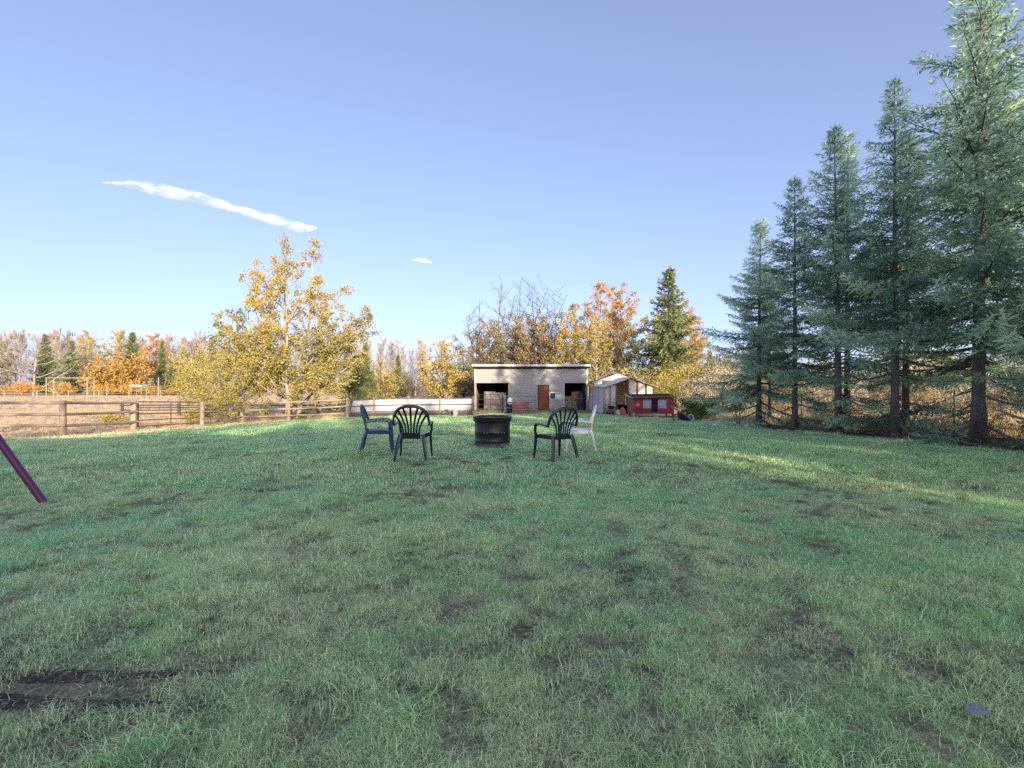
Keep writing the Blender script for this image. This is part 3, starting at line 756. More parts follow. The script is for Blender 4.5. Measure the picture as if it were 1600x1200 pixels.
wm, lm = broadleaf('yellow_small', 9, [[(0, 0, 0), (0.1, 0, 1.2), (-0.1, 0, 3.2)]], auto_limbs(19, 3.7, 1.75, 0.12, 20, shape='round'), M['lime'], M['bark_pale'], 13000, 0.07, 0.05, 3.4, 0.24)
plant('yellow_tree', (-15.9, 26.2), wm, lm, 'small bright yellow tree growing at the corner of the rail fence', 'tree')
wm, lm = shrub('yellow_low', 43, 0.8, 0.75, M['lime'], M['bark_dark'], 900, 0.08)
plant('yellow_shrub', (-16.9, 25.6), wm, lm, 'low yellow shrub at the foot of the small yellow tree', 'shrub', crown='foliage', trunk='stem')
wm, lm = broadleaf('yellow_tree2', 10, [[(0, 0, 0), (0.1, 0, 2), (0, 0, 5.2)]], auto_limbs(29, 5.6, 2.4, 0.2, 20, shape='round'), M['lime'], M['bark_dark'], 7500, 0.125, 0.10, 2.4, 0.32)
plant('yellow_tree', (-24.4, 39), wm, lm, 'wide yellow tree behind the gate and in front of the dark spruces', 'tree')
wm, lm = shrub('yellow_low2', 45, 0.85, 1.2, M['lime'], M['bark_dark'], 900, 0.09)
plant('yellow_shrub', (-20.3, 24.4), wm, lm, 'low yellow green shrub on the dry field between two fence posts', 'shrub', crown='foliage', trunk='stem')
plant('green_shrub', (-13.0, 30.3), *shrub('green_low', 46, 0.6, 0.5, M['bushgreen'], M['bark_dark'], 500, 0.08), 'small green shrub at the foot of the golden tree', 'shrub', crown='foliage', trunk='stem')

# ------------------------------------------------------------------ trees behind the shed
FS = [spruce('far_spruce_%d' % i, 31 + i, 10.0, rr, 0.3, M['spruce_far'], M['bark_dark'], 0.85, 0.19, 0.14, 0.0, 0.3, 1.0, 0.19) for i, rr in enumerate((1.9, 2.3, 2.7))]
def far_spruce(k, x, y, H, rz, label, group=None, wide=1.0):
    t = plant('spruce_tree', (x, y), FS[k][0], FS[k][1], label, 'spruce tree', group, rz)
    s = H / 10.0; t.scale = (s * wide, s * wide, s)
AS = []
for i, (mt, sh, bs) in enumerate([('orange', 'oval', 0.22), ('gold', 'oval', 0.2), ('orange', 'oval', 0.3), ('olive', 'round', 0.12)]):
    H = 12.0
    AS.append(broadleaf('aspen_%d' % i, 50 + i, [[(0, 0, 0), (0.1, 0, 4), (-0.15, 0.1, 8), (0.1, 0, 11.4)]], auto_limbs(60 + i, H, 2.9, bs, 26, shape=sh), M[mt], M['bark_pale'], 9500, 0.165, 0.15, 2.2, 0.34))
BA = []
for i in range(3):
    H = 13.0
    BA.append(broadleaf('bare_aspen_%d' % i, 70 + i, [[(0, 0, 0), (0.1, 0, 4), (-0.2, 0.1, 8), (0.2 - 0.3 * i, 0, 12.6)], [(0.2, 0, 0), (0.5, 0, 4), (1.0 + 0.5 * i, 0.2, 8.5), (1.6 + 0.9 * i, 0, 11.5)]],
                        auto_limbs(80 + i, H, 2.8, 0.25, 24, 2), M['brownleaf'], M['bark_dark'], 4600, 0.17, 0.115, 1.9, 0.36, bare_above=8.6, sublen=0.34, fine_twigs=3))
def tree_of(pool, k, x, y, H, rz, label, group=None, H0=12.0, wide=1.0, name='aspen_tree'):
    t = plant(name, (x, y), pool[k][0], pool[k][1], label, 'tree', group, rz)
    s = H / H0; t.scale = (s * wide, s * wide, s)
G3 = 'half bare trees behind the shed'
for (x, y, H, k, rz, lab) in [(-1.2, 50, 12.9, 0, 0.3, 'half bare tree with a thin grey top over the open hay bay of the shed'), (1.0, 51, 13.4, 1, 0.1, 'tallest half bare tree, rising over the middle of the shed roof'),
                              (2.4, 49, 12.7, 2, 0.2, 'half bare tree with a long slanting dead limb over the shed door'), (-3.4, 50, 10.8, 1, 2.4, 'half bare tree over the near corner of the shed roof'), (4.6, 52, 11.6, 0, 4.0, 'half bare tree behind the straw bay of the shed')]:
    tree_of(BA, k, x, y, H, rz, lab, G3, 13.0, name='half_bare_tree')
G4 = 'golden aspens beside and behind the shed'
for (x, y, H, k, rz, lab) in [(6.9, 52, 10.6, 3, 0.5, 'yellow aspen low behind the far corner of the shed'), (9.6, 52, 12.9, 0, 1.2, 'tallest orange aspen behind the plastic covered coop'), (12.2, 54, 12.8, 2, 2.0, 'orange aspen touching the tall sunlit spruce'),
                              (18.6, 53, 11.2, 0, 3.1, 'orange aspen showing beyond the tall sunlit spruce'), (20.5, 55, 9.6, 2, 4.2, 'smaller orange aspen at the far end of the grove'), (8.0, 46, 8.4, 1, 5.0, 'golden aspen close behind the coop gable'),
                              (5.6, 48, 9.2, 1, 2.8, 'golden aspen behind the corner between shed and coop'), (11.4, 47, 8.0, 3, 0.8, 'yellow aspen behind the red coop'), (15.6, 50, 9.6, 1, 3.7, 'golden aspen half hidden by the tall sunlit spruce'), (3.0, 54, 9.5, 3, 1.7, 'yellow leaved aspen between the half bare trunks'),
                              (-2.6, 54, 8.8, 1, 4.4, 'golden aspen low between the half bare trunks'), (0.6, 55, 8.6, 1, 0.2, 'golden aspen low behind the tallest half bare tree')]:
    tree_of(AS, k, x, y, H, rz, lab, G4)
far_spruce(2, 14.2, 44, 12.6, 0.6, 'tall sunlit spruce standing among the orange aspens', None, 1.1)
OK_ = [broadleaf('oak_%d' % i, 90 + i, [[(0, 0, 0), (0.1, 0, 2), (0, 0, 5.4)]], auto_limbs(95 + i, 6.2, 2.3, 0.22, 20, shape='oval'), M[mt], M['bark_dark'], 3600, 0.19, 0.11, 2.4, 0.36) for i, mt in enumerate(('gold', 'olive', 'tanleaf'))]
tree_of(OK_, 0, -6.4, 44, 5.9, 0.3, 'small golden green tree beside the shed, beyond the white fence', None, 6.2, name='small_tree')
tree_of(OK_, 1, -4.6, 46, 5.3, 1.3, 'small brownish tree between the golden green one and the shed', None, 6.2, name='small_tree')
tree_of(OK_, 0, -13.0, 48, 4.7, 2.3, 'small yellow green tree beyond the middle of the white fence', None, 6.2, name='small_tree')
for (x, y, H, lab) in [(-6.1, 52, 8.4, 'thin leafless snag above the small golden green tree'), (-4.6, 53, 10.2, 'taller leafless snag near the shed roof corner')]:
    wm, lm = bare_tree('snag', int(H * 10), H, 1.6, M['twig'], 10, 0.09, 2, 1.2, 160)
    plant('bare_snag', (x, y), wm, lm, lab, 'bare tree', 'leafless snags by the shed', crown='twigs')
for (x, y, H, k, rz, lab, wd) in [(-12.4, 38.5, 4.6, 2, 0.2, 'dark broad spruce close beside the golden tree trunks', 1.3), (-13.9, 46, 6.2, 1, 1.0, 'dark spruce between the golden tree and the yellow green one', 1.0), (-13.0, 55, 5.6, 0, 2.0, 'narrow dark spruce beyond the yellow green tree', 1.0)]:
    far_spruce(k, x, y, H, rz, lab, 'dark spruces beyond the white fence', wd)
wm, lm = shrub('orange_low', 47, 2.2, 1.8, M['orange'], M['bark_dark'], 900, 0.16)
plant('orange_shrub', (-13.6, 43), wm, lm, 'low orange shrub at the foot of the dark spruce beyond the white fence', 'shrub', crown='foliage', trunk='stem')

# ------------------------------------------------------------------ brush and shrubs round the yard
SH = [shrub('tan_shrub_%d' % i, 100 + i, 3.4, 2.2, M[mt], M['twig'], 2600, 0.115, 15, 16) for i, mt in enumerate(('tanleaf', 'lime', 'olive', 'brownleaf'))]
rng = np.random.RandomState(77)
for i in range(46):     # brush beyond the spruce row
    a = i / 46
    x = 14.5 + 48 * a + rng.uniform(-2, 2); y = 24 + 16 * rng.rand() + 8 * a
    if x / y < 0.36: y = x / 0.36 * 0.9
    t = plant('tan_shrub', (x, y), *SH[(0, 3, 0, 2)[i % 4]], 'tan autumn shrub in the brush beyond the spruce row', 'shrub', 'tan shrubs beyond the spruce row', rng.uniform(0, 6), crown='foliage', trunk='stem')
    s = rng.uniform(0.7, 1.25); t.scale = (s, s, s * rng.uniform(0.8, 1.15))
for i in range(26):     # brush closing the view beyond
    x = 26 + 62 * (i / 26) + rng.uniform(-2, 2); y = max(36, x * 0.72) + 20 * rng.rand()
    t = plant('tan_shrub', (x, y), *SH[(0, 3, 1, 2)[i % 4]], 'tall tan shrub in the far brush behind the spruce row', 'shrub', 'far brush behind the spruce row', rng.uniform(0, 6), crown='foliage', trunk='stem')
    s = rng.uniform(1.1, 1.7); t.scale = (s, s, s * rng.uniform(0.8, 1.1))
for i, (x, y, s, k, lab) in enumerate([(11.6, 36, 0.9, 1, 'yellow shrub rising behind the red coop roof'), (13.0, 33.5, 0.75, 0, 'tan shrub directly behind the round green bush'), (14.8, 35, 1.0, 0, 'broad tan shrub in the thicket under the tall sunlit spruce'),
        (16.8, 38, 1.25, 2, 'tall olive shrub in the thicket beside the spruce row'), (12.6, 40, 1.2, 1, 'tall yellow shrub at the foot of the tall sunlit spruce'), (18.8, 36, 1.15, 2, 'olive shrub showing through the farthest spruce of the row'), (15.2, 41, 1.35, 1, 'tallest yellow shrub of the thicket'),
        (19.8, 42, 1.6, 2, 'largest olive shrub, at the back of the thicket'), (10.6, 42, 1.2, 1, 'yellow shrub behind the poultry house roof'), (17.6, 33, 0.85, 3, 'tan shrub between the green bush and the dark sapling'), (13.2, 28.5, 0.5, 0, 'low tan shrub touching the green bush'), (15.2, 29.5, 0.6, 3, 'low tan shrub on the verge behind the dark sapling')]):
    t = plant('autumn_shrub', (x, y), *SH[k], lab, 'shrub', 'thicket behind the green bush', i * 1.1, s, crown='foliage', trunk='stem')
wm, lm = shrub('green_bush', 120, 1.22, 1.05, M['bushgreen'], M['bark_dark'], 6500, 0.075, 16, 12)
t = plant('green_bush', (9.1, 23.6), wm, lm, 'round dense green bush beside the tipped barrow', 'bush', crown='foliage', trunk='stem')
for i in range(9):
    x = 11.6 + rng.uniform(0, 2.4); y = 11 + i * 1.3
    t = plant('tan_shrub', (x, y), *SH[(0, 3)[i % 2]], 'low tan shrub among the dry grass by the spruce trunks', 'shrub', 'low shrubs by the spruce trunks', i, 0.26 + 0.1 * rng.rand(), crown='foliage', trunk='stem')

# ------------------------------------------------------------------ far tree line and far field
PO = [bare_tree('poplar_%d' % i, 130 + i, 18.0, 4.6, M['twig_pale'], 26, 0.2, 4, 2.0, 2200, 0.16, 0.4) for i in range(3)]
for i in range(104):
    a = i / 103
    x = -182 + 158 * a + rng.uniform(-1.6, 1.6); y = 160 + 14 * a + rng.uniform(-12, 12)
    t = plant('bare_poplar', (x, y), *PO[i % 3], 'pale leafless poplar of the tall line along the far side of the field', 'poplar', 'leafless poplars beyond the field', rng.uniform(0, 6), crown='twigs')
    s = rng.uniform(0.85, 1.15) * (1.06 if a < 0.5 else 0.92); t.scale = (s, s, s)
far_trees = [
    ('gold', -110, 104, 11.5, 'golden tree at the picture edge beyond the far field', AS, 3, 12.0),
    ('gold', -104, 128, 16.5, 'tall orange topped poplar behind the splayed bare tree', AS, 1, 12.0),
    ('gold', -96, 130, 16.0, 'second tall orange topped poplar behind the splayed bare tree', AS, 0, 12.0),
    ('orange', -88, 104, 8.2, 'round orange tree in the middle of the far field edge', OK_, 0, 6.2),
    ('orange', -82.5, 105, 8.8, 'round orange tree touching the far dark spruce', OK_, 0, 6.2),
    ('gold', -80, 118, 10.2, 'yellow tree between two far spruces', AS, 3, 12.0),
    ('olive', -96, 112, 6.5, 'low yellow green tree in front of the far pale poplars', OK_, 1, 6.2),
    ('gold', -118, 135, 17.0, 'golden poplar at the picture edge among the leafless poplars', AS, 1, 12.0),
    ('gold', -78, 150, 18.0, 'golden topped poplar among the leafless poplars beyond the round orange trees', AS, 3, 12.0),
    ('gold', -60, 120, 9.0, 'yellow tree beyond the dense grey green spruce', AS, 1, 12.0),
    ('olive', -69, 100, 6.5, 'brownish tree near the far end of the orange shrubs', OK_, 1, 6.2),
]
RT = [broadleaf('round_orange_%d' % i, 140 + i, [[(0, 0, 0), (0.1, 0, 2), (0, 0, 5.2)]], auto_limbs(145 + i, 6.2, 2.7, 0.08, 26, shape='round'), M['orange'], M['bark_dark'], 3600, 0.24, 0.11, 2.6, 0.42) for i in range(1)]
for mt, x, y, H, lab, pool, k, H0 in far_trees:
    if mt == 'orange': pool, k = RT, 0
    tree_of(pool, k, x, y, H, x, lab, None, H0, 1.15, name='far_tree')
for (x, y, H, k, rz, lab, wd) in [(-112, 116, 14.2, 1, 0.2, 'far spruce behind the splayed bare tree', 1.0), (-103, 113, 12.6, 2, 1.4, 'far spruce standing alone before the pale poplars', 1.1), (-90.5, 115, 14.8, 2, 2.2, 'tallest far spruce, behind the round orange trees', 1.1),
                                  (-84, 116, 12.8, 0, 3.0, 'narrow far spruce beside the yellow tree', 0.9), (-70, 100, 7.5, 1, 0.5, 'dark low far spruce at the end of the orange shrubs', 1.2), (-67, 104, 9.4, 1, 1.5, 'far spruce with dense grey green crown by the wide yellow tree', 1.2),
                                  (-52, 84, 8.8, 2, 2.5, 'grey green spruce partly behind the wide yellow tree', 1.2), (-44, 74, 8.0, 2, 0.9, 'grey green spruce behind the thin dark trunked tree', 1.3), (17.9, 62, 6.0, 0, 0.3, 'small far spruce just beyond the orange grove', 1.0), (27, 66, 6.5, 0, 1.3, 'small far spruce beyond the thicket', 1.2)]:
    far_spruce(k, x, y, H, rz, lab, 'far spruces', wd)
wm, lm = bare_tree('splayed', 151, 12.0, 8.5, M['twig_pale'], 16, 0.28, 6, 0.55, 1500, 0.12, 0.5)
plant('bare_tree', (-97, 98), wm, lm, 'pale leafless tree with splayed limbs at the far edge of the field', 'bare tree', crown='twigs')
OS = [shrub('orange_shrub_%d' % i, 160 + i, 2.9, 2.6, M['orange'], M['bark_dark'], 700, 0.24, 9, 6) for i in range(2)]
for i in range(44):
    x = -122 + 2.35 * i + rng.uniform(-1, 1); y = 101 + rng.uniform(-4, 3) - 0.12 * i
    t = plant('orange_shrub', (x, y), *OS[i % 2], 'orange shrub in the long low band along the far edge of the field', 'shrub', 'orange shrubs along the field edge', i, rng.uniform(0.7, 1.15), crown='foliage', trunk='stem')
for i in range(16):
    x = -22 + 1.25 * i + rng.uniform(-1, 1); y = 62 + rng.uniform(-6, 8)
    t = plant('tan_shrub', (x, y), *SH[(0, 3, 2)[i % 3]], 'tan shrub in the brush far beyond the white fence', 'shrub', 'tan shrubs beyond the white fence', i, rng.uniform(0.8, 1.3), crown='foliage', trunk='stem')
wm, lm = bare_tree('pale_centre', 171, 6.2, 2.6, M['twig_pale'], 12, 0.10, 4, 1.4, 500, 0.15, 0.5)
plant('bare_tree', (-10.6, 53), wm, lm, 'small pale leafless tree beyond the white fence', 'bare tree', crown='twigs')

# ------------------------------------------------------------------ grass
def blade_clump(name, seed, n, rad, hgt, wid, mat, lean=0.6, seg=2):
    r = np.random.RandomState(seed)
    a = r.uniform(0, 6.28, n); d = rad * np.sqrt(r.uniform(0, 1, n))
    P = np.stack([d * np.cos(a), d * np.sin(a), np.full(n, -0.006)], 1)
    az = r.uniform(0, 6.28, n); H = hgt * r.uniform(0.45, 1.25, n); ln = lean * r.uniform(0.3, 1.6, n)
    dv = np.stack([np.cos(az), np.sin(az), np.zeros(n)], 1); sv = np.stack([-dv[:, 1], dv[:, 0], np.zeros(n)], 1)
    W = (wid * r.uniform(0.6, 1.3, n))[:, None]
    up = np.array([0, 0, 1.0])
    p1 = P + up * (H * 0.62)[:, None] + dv * (H * ln * 0.35)[:, None]
    p2 = P + up * (H * (1 - 0.25 * ln).clip(0.25))[:, None] + dv * (H * ln)[:, None]
    V = np.stack([P - sv * W, P + sv * W, p1 + sv * W * 0.8, p1 - sv * W * 0.8, p2], 1).reshape(-1, 3)
    i = np.arange(n) * 5
    F = np.stack([i, i + 1, i + 2, i + 3], 1); T3 = np.stack([i + 3, i + 2, i + 4, i + 4], 1)
    me = bpy.data.meshes.new(name)
    fs = [tuple(f) for f in F] + [tuple(f[:3]) for f in T3]
    me.from_pydata(V.tolist(), [], fs)
    t = np.clip(r.beta(1.6, 2.2, n), 0, 1); t = np.where(r.rand(n) < 0.12, 0.97, t)
    at = me.attributes.new('tint', 'FLOAT', 'FACE'); at.data.foreach_set('value', np.concatenate([t, t]).astype(np.float32))
    me.materials.append(mat)
    return bpy.data.objects.new(name, me)

def scatter(name, X, Y, S, coll, nkind, seed, tilt=0.0, dz=0.0):
    r = np.random.RandomState(seed); n = len(X)
    V = np.stack([X, Y, g(X, Y) + 0.006 + dz], 1)
    me = bpy.data.meshes.new(name); me.vertices.add(n); me.vertices.foreach_set('co', V.astype(np.float32).ravel())
    rot = np.stack([r.normal(0, tilt, n), r.normal(0, tilt, n), r.uniform(0, 6.28, n)], 1)
    a = me.attributes.new('turn', 'FLOAT_VECTOR', 'POINT'); a.data.foreach_set('vector', rot.astype(np.float32).ravel())
    a = me.attributes.new('size', 'FLOAT', 'POINT'); a.data.foreach_set('value', np.asarray(S, np.float32))
    a = me.attributes.new('pick', 'INT', 'POINT'); a.data.foreach_set('value', r.randint(0, nkind, n).astype(np.int32))
    o = link(bpy.data.objects.new(name, me)); o['kind'] = 'stuff'
    ng = bpy.data.node_groups.new(name, 'GeometryNodeTree')
    ng.interface.new_socket('Geometry', in_out='INPUT', socket_type='NodeSocketGeometry'); ng.interface.new_socket('Geometry', in_out='OUTPUT', socket_type='NodeSocketGeometry')
    N = ng.nodes; L = ng.links
    gi = N.new('NodeGroupInput'); go = N.new('NodeGroupOutput'); ip = N.new('GeometryNodeInstanceOnPoints'); ci = N.new('GeometryNodeCollectionInfo')
    ci.inputs['Collection'].default_value = coll; ci.inputs['Separate Children'].default_value = True; ci.inputs['Reset Children'].default_value = True
    def named(nm, ty):
        q = N.new('GeometryNodeInputNamedAttribute'); q.data_type = ty; q.inputs['Name'].default_value = nm
        return [s for s in q.outputs if s.enabled and s.name == 'Attribute'][0]
    e2r = N.new('FunctionNodeEulerToRotation'); L.new(named('turn', 'FLOAT_VECTOR'), e2r.inputs[0])
    L.new(gi.outputs[0], ip.inputs['Points']); L.new(ci.outputs[0], ip.inputs['Instance']); ip.inputs['Pick Instance'].default_value = True
    L.new(named('pick', 'INT'), ip.inputs['Instance Index']); L.new(e2r.outputs[0], ip.inputs['Rotation']); L.new(named('size', 'FLOAT'), ip.inputs['Scale'])
    L.new(ip.outputs[0], go.inputs[0])
    md = o.modifiers.new('scatter', 'NODES'); md.node_group = ng
    return o

def protos(cname, objs):
    c = bpy.data.collections.new(cname)
    for o in objs: c.objects.link(o)
    return c
near = protos('near_turf', [blade_clump('turf_near_%d' % i, 200 + i, 190, 0.11, (0.033, 0.040, 0.045, 0.028)[i], 0.0011, M['grass'], (1.2, 1.0, 1.5, 1.6)[i]) for i in range(4)])
midc = protos('mid_turf', [blade_clump('turf_mid_%d' % i, 210 + i, 150, 0.20, (0.042, 0.05, 0.046)[i], 0.0026, M['grass'], 1.1) for i in range(3)])
farc = protos('far_turf', [blade_clump('turf_far_%d' % i, 220 + i, 150, 0.36, (0.045, 0.055)[i], 0.006, M['grass'], 1.0) for i in range(2)])
dryc = protos('dry_turf', [blade_clump('dry_%d' % i, 230 + i, 70, 0.28, (0.16, 0.24, 0.34)[i], 0.006, M['drygrass'], 0.55) for i in range(3)])

r0 = np.random.RandomState(99)
def lawn_points(y0, y1, per, seed, marg=2.2):
    r = np.random.RandomState(seed)
    xm = 1.12 * y1 + marg
    n = int(per * 2 * xm * (y1 - y0))
    X = r.uniform(-xm, xm, n); Y = r.uniform(y0, y1, n)
    k = (np.abs(X) < 1.12 * np.maximum(Y, 0.5) + marg) & in_poly(LAWN, X, Y)
    return X[k], Y[k]
def thin(X, Y, seed, soil=True):
    """bare soil shows where the lawn is worn"""
    r = np.random.RandomState(seed)
    a = vnoise(X * 1.1, Y * 1.6, 3) * 0.42 + vnoise(X * 5.2, Y * 6.5, 4) * 0.58
    worn = ss(7.0, 2.0, np.hypot(X * 0.8, Y))
    # two worn ruts at the near corner of the lawn
    rut = np.exp(-((Y - 2.19 - 0.04 * (X + 1.9)) / 0.075) ** 2) * ss(-1.15, -1.45, X) + np.exp(-((Y - 2.01) / 0.06) ** 2) * ss(-1.3, -1.5, X)
    keep = (a > 0.02 + 0.07 * worn + 0.06 * r.rand(len(X))) & (r.rand(len(X)) > 0.93 * np.clip(rut * 1.25, 0, 1))
    size = 0.75 + 0.55 * vnoise(X * 0.9, Y * 0.9, 7) + 0.35 * (vnoise(X * 3.0, Y * 3.0, 9) - 0.5)
    return X[keep], Y[keep], size[keep] * r.uniform(0.75, 1.2, keep.sum())
X, Y = lawn_points(0.9, 6.0, 120, 1); scatter('lawn_grass', *thin(X, Y, 2), near, 4, 3, 0.12)
for (cx, cy_, lx, ly, an, sd) in [(-1.93, 2.19, 0.50, 0.045, 0.04, 1), (-1.98, 2.01, 0.42, 0.04, 0.02, 2)]:   # worn ruts
    q = np.random.RandomState(sd); V = [(cx, cy_, gz(cx, cy_) + 0.0115)]
    for k in range(36):
        t = 6.2832 * k / 36; rr = 1 + 0.22 * math.sin(3 * t + sd) + 0.12 * q.normal()
        px_, py_ = lx * math.cos(t) * rr, ly * math.sin(t) * rr
        x_, y_ = cx + px_ * math.cos(an) - py_ * math.sin(an), cy_ + px_ * math.sin(an) + py_ * math.cos(an)
        V.append((x_, y_, gz(x_, y_) + 0.0115))
    b_ = MB(); b_.add(V, [(0, k + 1, (k + 1) % 36 + 1) for k in range(36)])
    tag(b_.build('bare_soil', M['bare_soil']), kind='structure')
thc = protos('thatch', [blade_clump('thatch_%d' % i, 240 + i, 60, 0.13, 0.014, 0.0013, M['straw_blade'], 4.2) for i in range(3)])
X, Y = lawn_points(0.9, 7.0, 60, 21); 
kk = ~((X < -1.35) & (np.abs(Y - 2.10) < 0.14) & (r0.rand(len(X)) < 0.25)); X, Y = X[kk], Y[kk]
scatter('lawn_thatch', X, Y, r0.uniform(0.7, 1.3, len(X)), thc, 3, 23, 0.1)
X, Y = lawn_points(6.0, 13.0, 38, 4); scatter('lawn_grass', *thin(X, Y, 5), midc, 3, 6, 0.08)
X, Y = lawn_points(13.0, 34.0, 10, 7); scatter('lawn_grass', *thin(X, Y, 8), farc, 2, 9, 0.05)
# dry grass of the field and the verge
r = np.random.RandomState(12)
def dry(n, x0, x1, y0, y1, smin, smax, seed, cond=None):
    X = r.uniform(x0, x1, n); Y = r.uniform(y0, y1, n)
    k = ~in_poly(LAWN, X, Y) & ~in_poly(YARD, X, Y) & ~in_poly(LITTER, X, Y)
    if cond is not None: k &= cond(X, Y)
    X, Y = X[k], Y[k]
    k = r.rand(len(X)) < 0.25 + 0.9 * vnoise(X * 0.35, Y * 0.35, 21)
    X, Y = X[k], Y[k]
    scatter('dry_grass', X, Y, r.uniform(smin, smax, len(X)), dryc, 3, seed)
dry(9000, -46, -9, 14, 46, 0.25, 0.6, 31, lambda X, Y: (X < -14.5) | (Y > 28.5))
dry(9000, 10, 34, 8, 40, 0.5, 1.25, 32, lambda X, Y: X > 8)
dry(5000, -90, -8, 46, 98, 0.4, 1.0, 33)
dry(1500, -12, 8, 33.5, 56, 0.5, 1.1, 34)
X = r.uniform(-15.7, -9, 900); Y = r.uniform(16, 30, 900)
k = ~in_poly(LAWN, X, Y); scatter('dry_grass', X[k], Y[k], r.uniform(0.2, 0.5, k.sum()), dryc, 3, 35)
# fallen sticks and litter under the spruces
tw = MB()
for i in range(260):
    x = r.uniform(9.2, 13.5); y = r.uniform(7, 19)
    if not in_poly(LITTER, [x], [y])[0] or in_poly(LAWN, [x], [y])[0]: continue
    a = r.uniform(0, 6.28); l = r.uniform(0.15, 0.7); z = gz(x, y) + 0.03
    tw.tube([(x, y, z), (x + l * math.cos(a), y + l * math.sin(a), z + r.uniform(0, 0.12))], [0.008, 0.004], 4)
tag(tw.build('fallen_sticks', M['bark_pale']), kind='stuff')
# ------------------------------------------------------------------ fences and gates
def rail_fence(label, pts, rails, H=1.24, pr=0.09, rr=0.05, pm='wood_grey', rm='wood_rail', name='rail_fence', cat='fence', seed=1, side=0.10, group=None):
    rg = random.Random(seed)
    b = pts[0]; root = thing(name, (b[0], b[1], gz(*b)), label, cat, group)
    o = Vector(root.location)
    for (x, y) in pts:
        z = gz(x, y); hh = H * rg.uniform(0.97, 1.04); lx, ly = rg.uniform(-0.02, 0.02), rg.uniform(-0.02, 0.02); r_ = pr * rg.uniform(0.9, 1.1)
        MB().tube([Vector((x, y, z - 0.3)) - o, Vector((x, y, z + 0.05)) - o, Vector((x + lx * 0.6, y + ly * 0.5, z + hh * 0.6)) - o, Vector((x + lx, y + ly, z + hh)) - o], [r_ * 1.06, r_ * 1.04, r_, r_ * 0.96], 10).build('post', M[pm], root, True)
    for i in range(len(pts) - 1):
        p, q = Vector(pts[i] + (0,)), Vector(pts[i + 1] + (0,))
        d = (q - p).normalized(); nrm = Vector((d.y, -d.x, 0)) * side
        if nrm.dot(p) > 0: nrm = -nrm
        for h_ in rails:
            a = p + nrm - d * 0.12; c = q + nrm + d * 0.12
            a.z = gz(p.x, p.y) + h_ + rg.uniform(-0.025, 0.025); c.z = gz(q.x, q.y) + h_ + rg.uniform(-0.025, 0.025)
            m1 = a.lerp(c, 0.5); m1.z -= rg.uniform(-0.015, 0.03)
            MB().tube([a - o, a.lerp(m1, 0.5) - o, m1 - o, m1.lerp(c, 0.5) - o, c - o], [rr * rg.uniform(0.85, 1.1) for _ in range(5)], 8).build('rail', M[rm], root, True)
    return root
rail_fence('weathered three rail fence with thick round posts beside the dry field', [(-23.4, 14.3), (-19.5, 15.6), (-15.7, 16.9), (-15.7, 20.05)], (0.38, 0.78, 1.18), 1.24, 0.105, 0.052, seed=2)
rail_fence('brown three rail fence in front of the golden tree', [(-15.7, 24.5), (-15.3, 27.4), (-13.2, 28.6), (-10.05, 29.5)], (0.36, 0.74, 1.12), 1.22, 0.10, 0.05, seed=3)
rail_fence('dark paddock fence with two rails farther back on the dry field', [(-29.0, 36.0), (-25.0, 36.3), (-22.2, 36.3), (-18.4, 36.2), (-14.6, 36.4), (-11.2, 36.2)], (0.45, 0.78), 1.0, 0.10, 0.045, 'bark_dark', 'wood_dark', seed=4)

def bars(root, segs, rad, name, mat, n=8):
    for s in segs:
        MB().tube(s, rad, n).build(name, mat, root, True)
gx, gy = -15.7, 20.25
gt = thing('pipe_gate', (gx, gy, gz(gx, gy)), 'long rusty pipe gate between two round fence posts', 'gate')
dz = gz(gx, 24.25) - gz(gx, gy)
bars(gt, [[(0, 0.05, h), (0, 3.95, h + dz)] for h in (0.16, 0.42, 0.68, 0.94, 1.2)], 0.022, 'rail', M['rust'])
bars(gt, [[(0, t, 0.14 + dz * t / 4), (0, t, 1.22 + dz * t / 4)] for t in (0.05, 2.0, 3.95)], 0.026, 'stile', M['rust'])

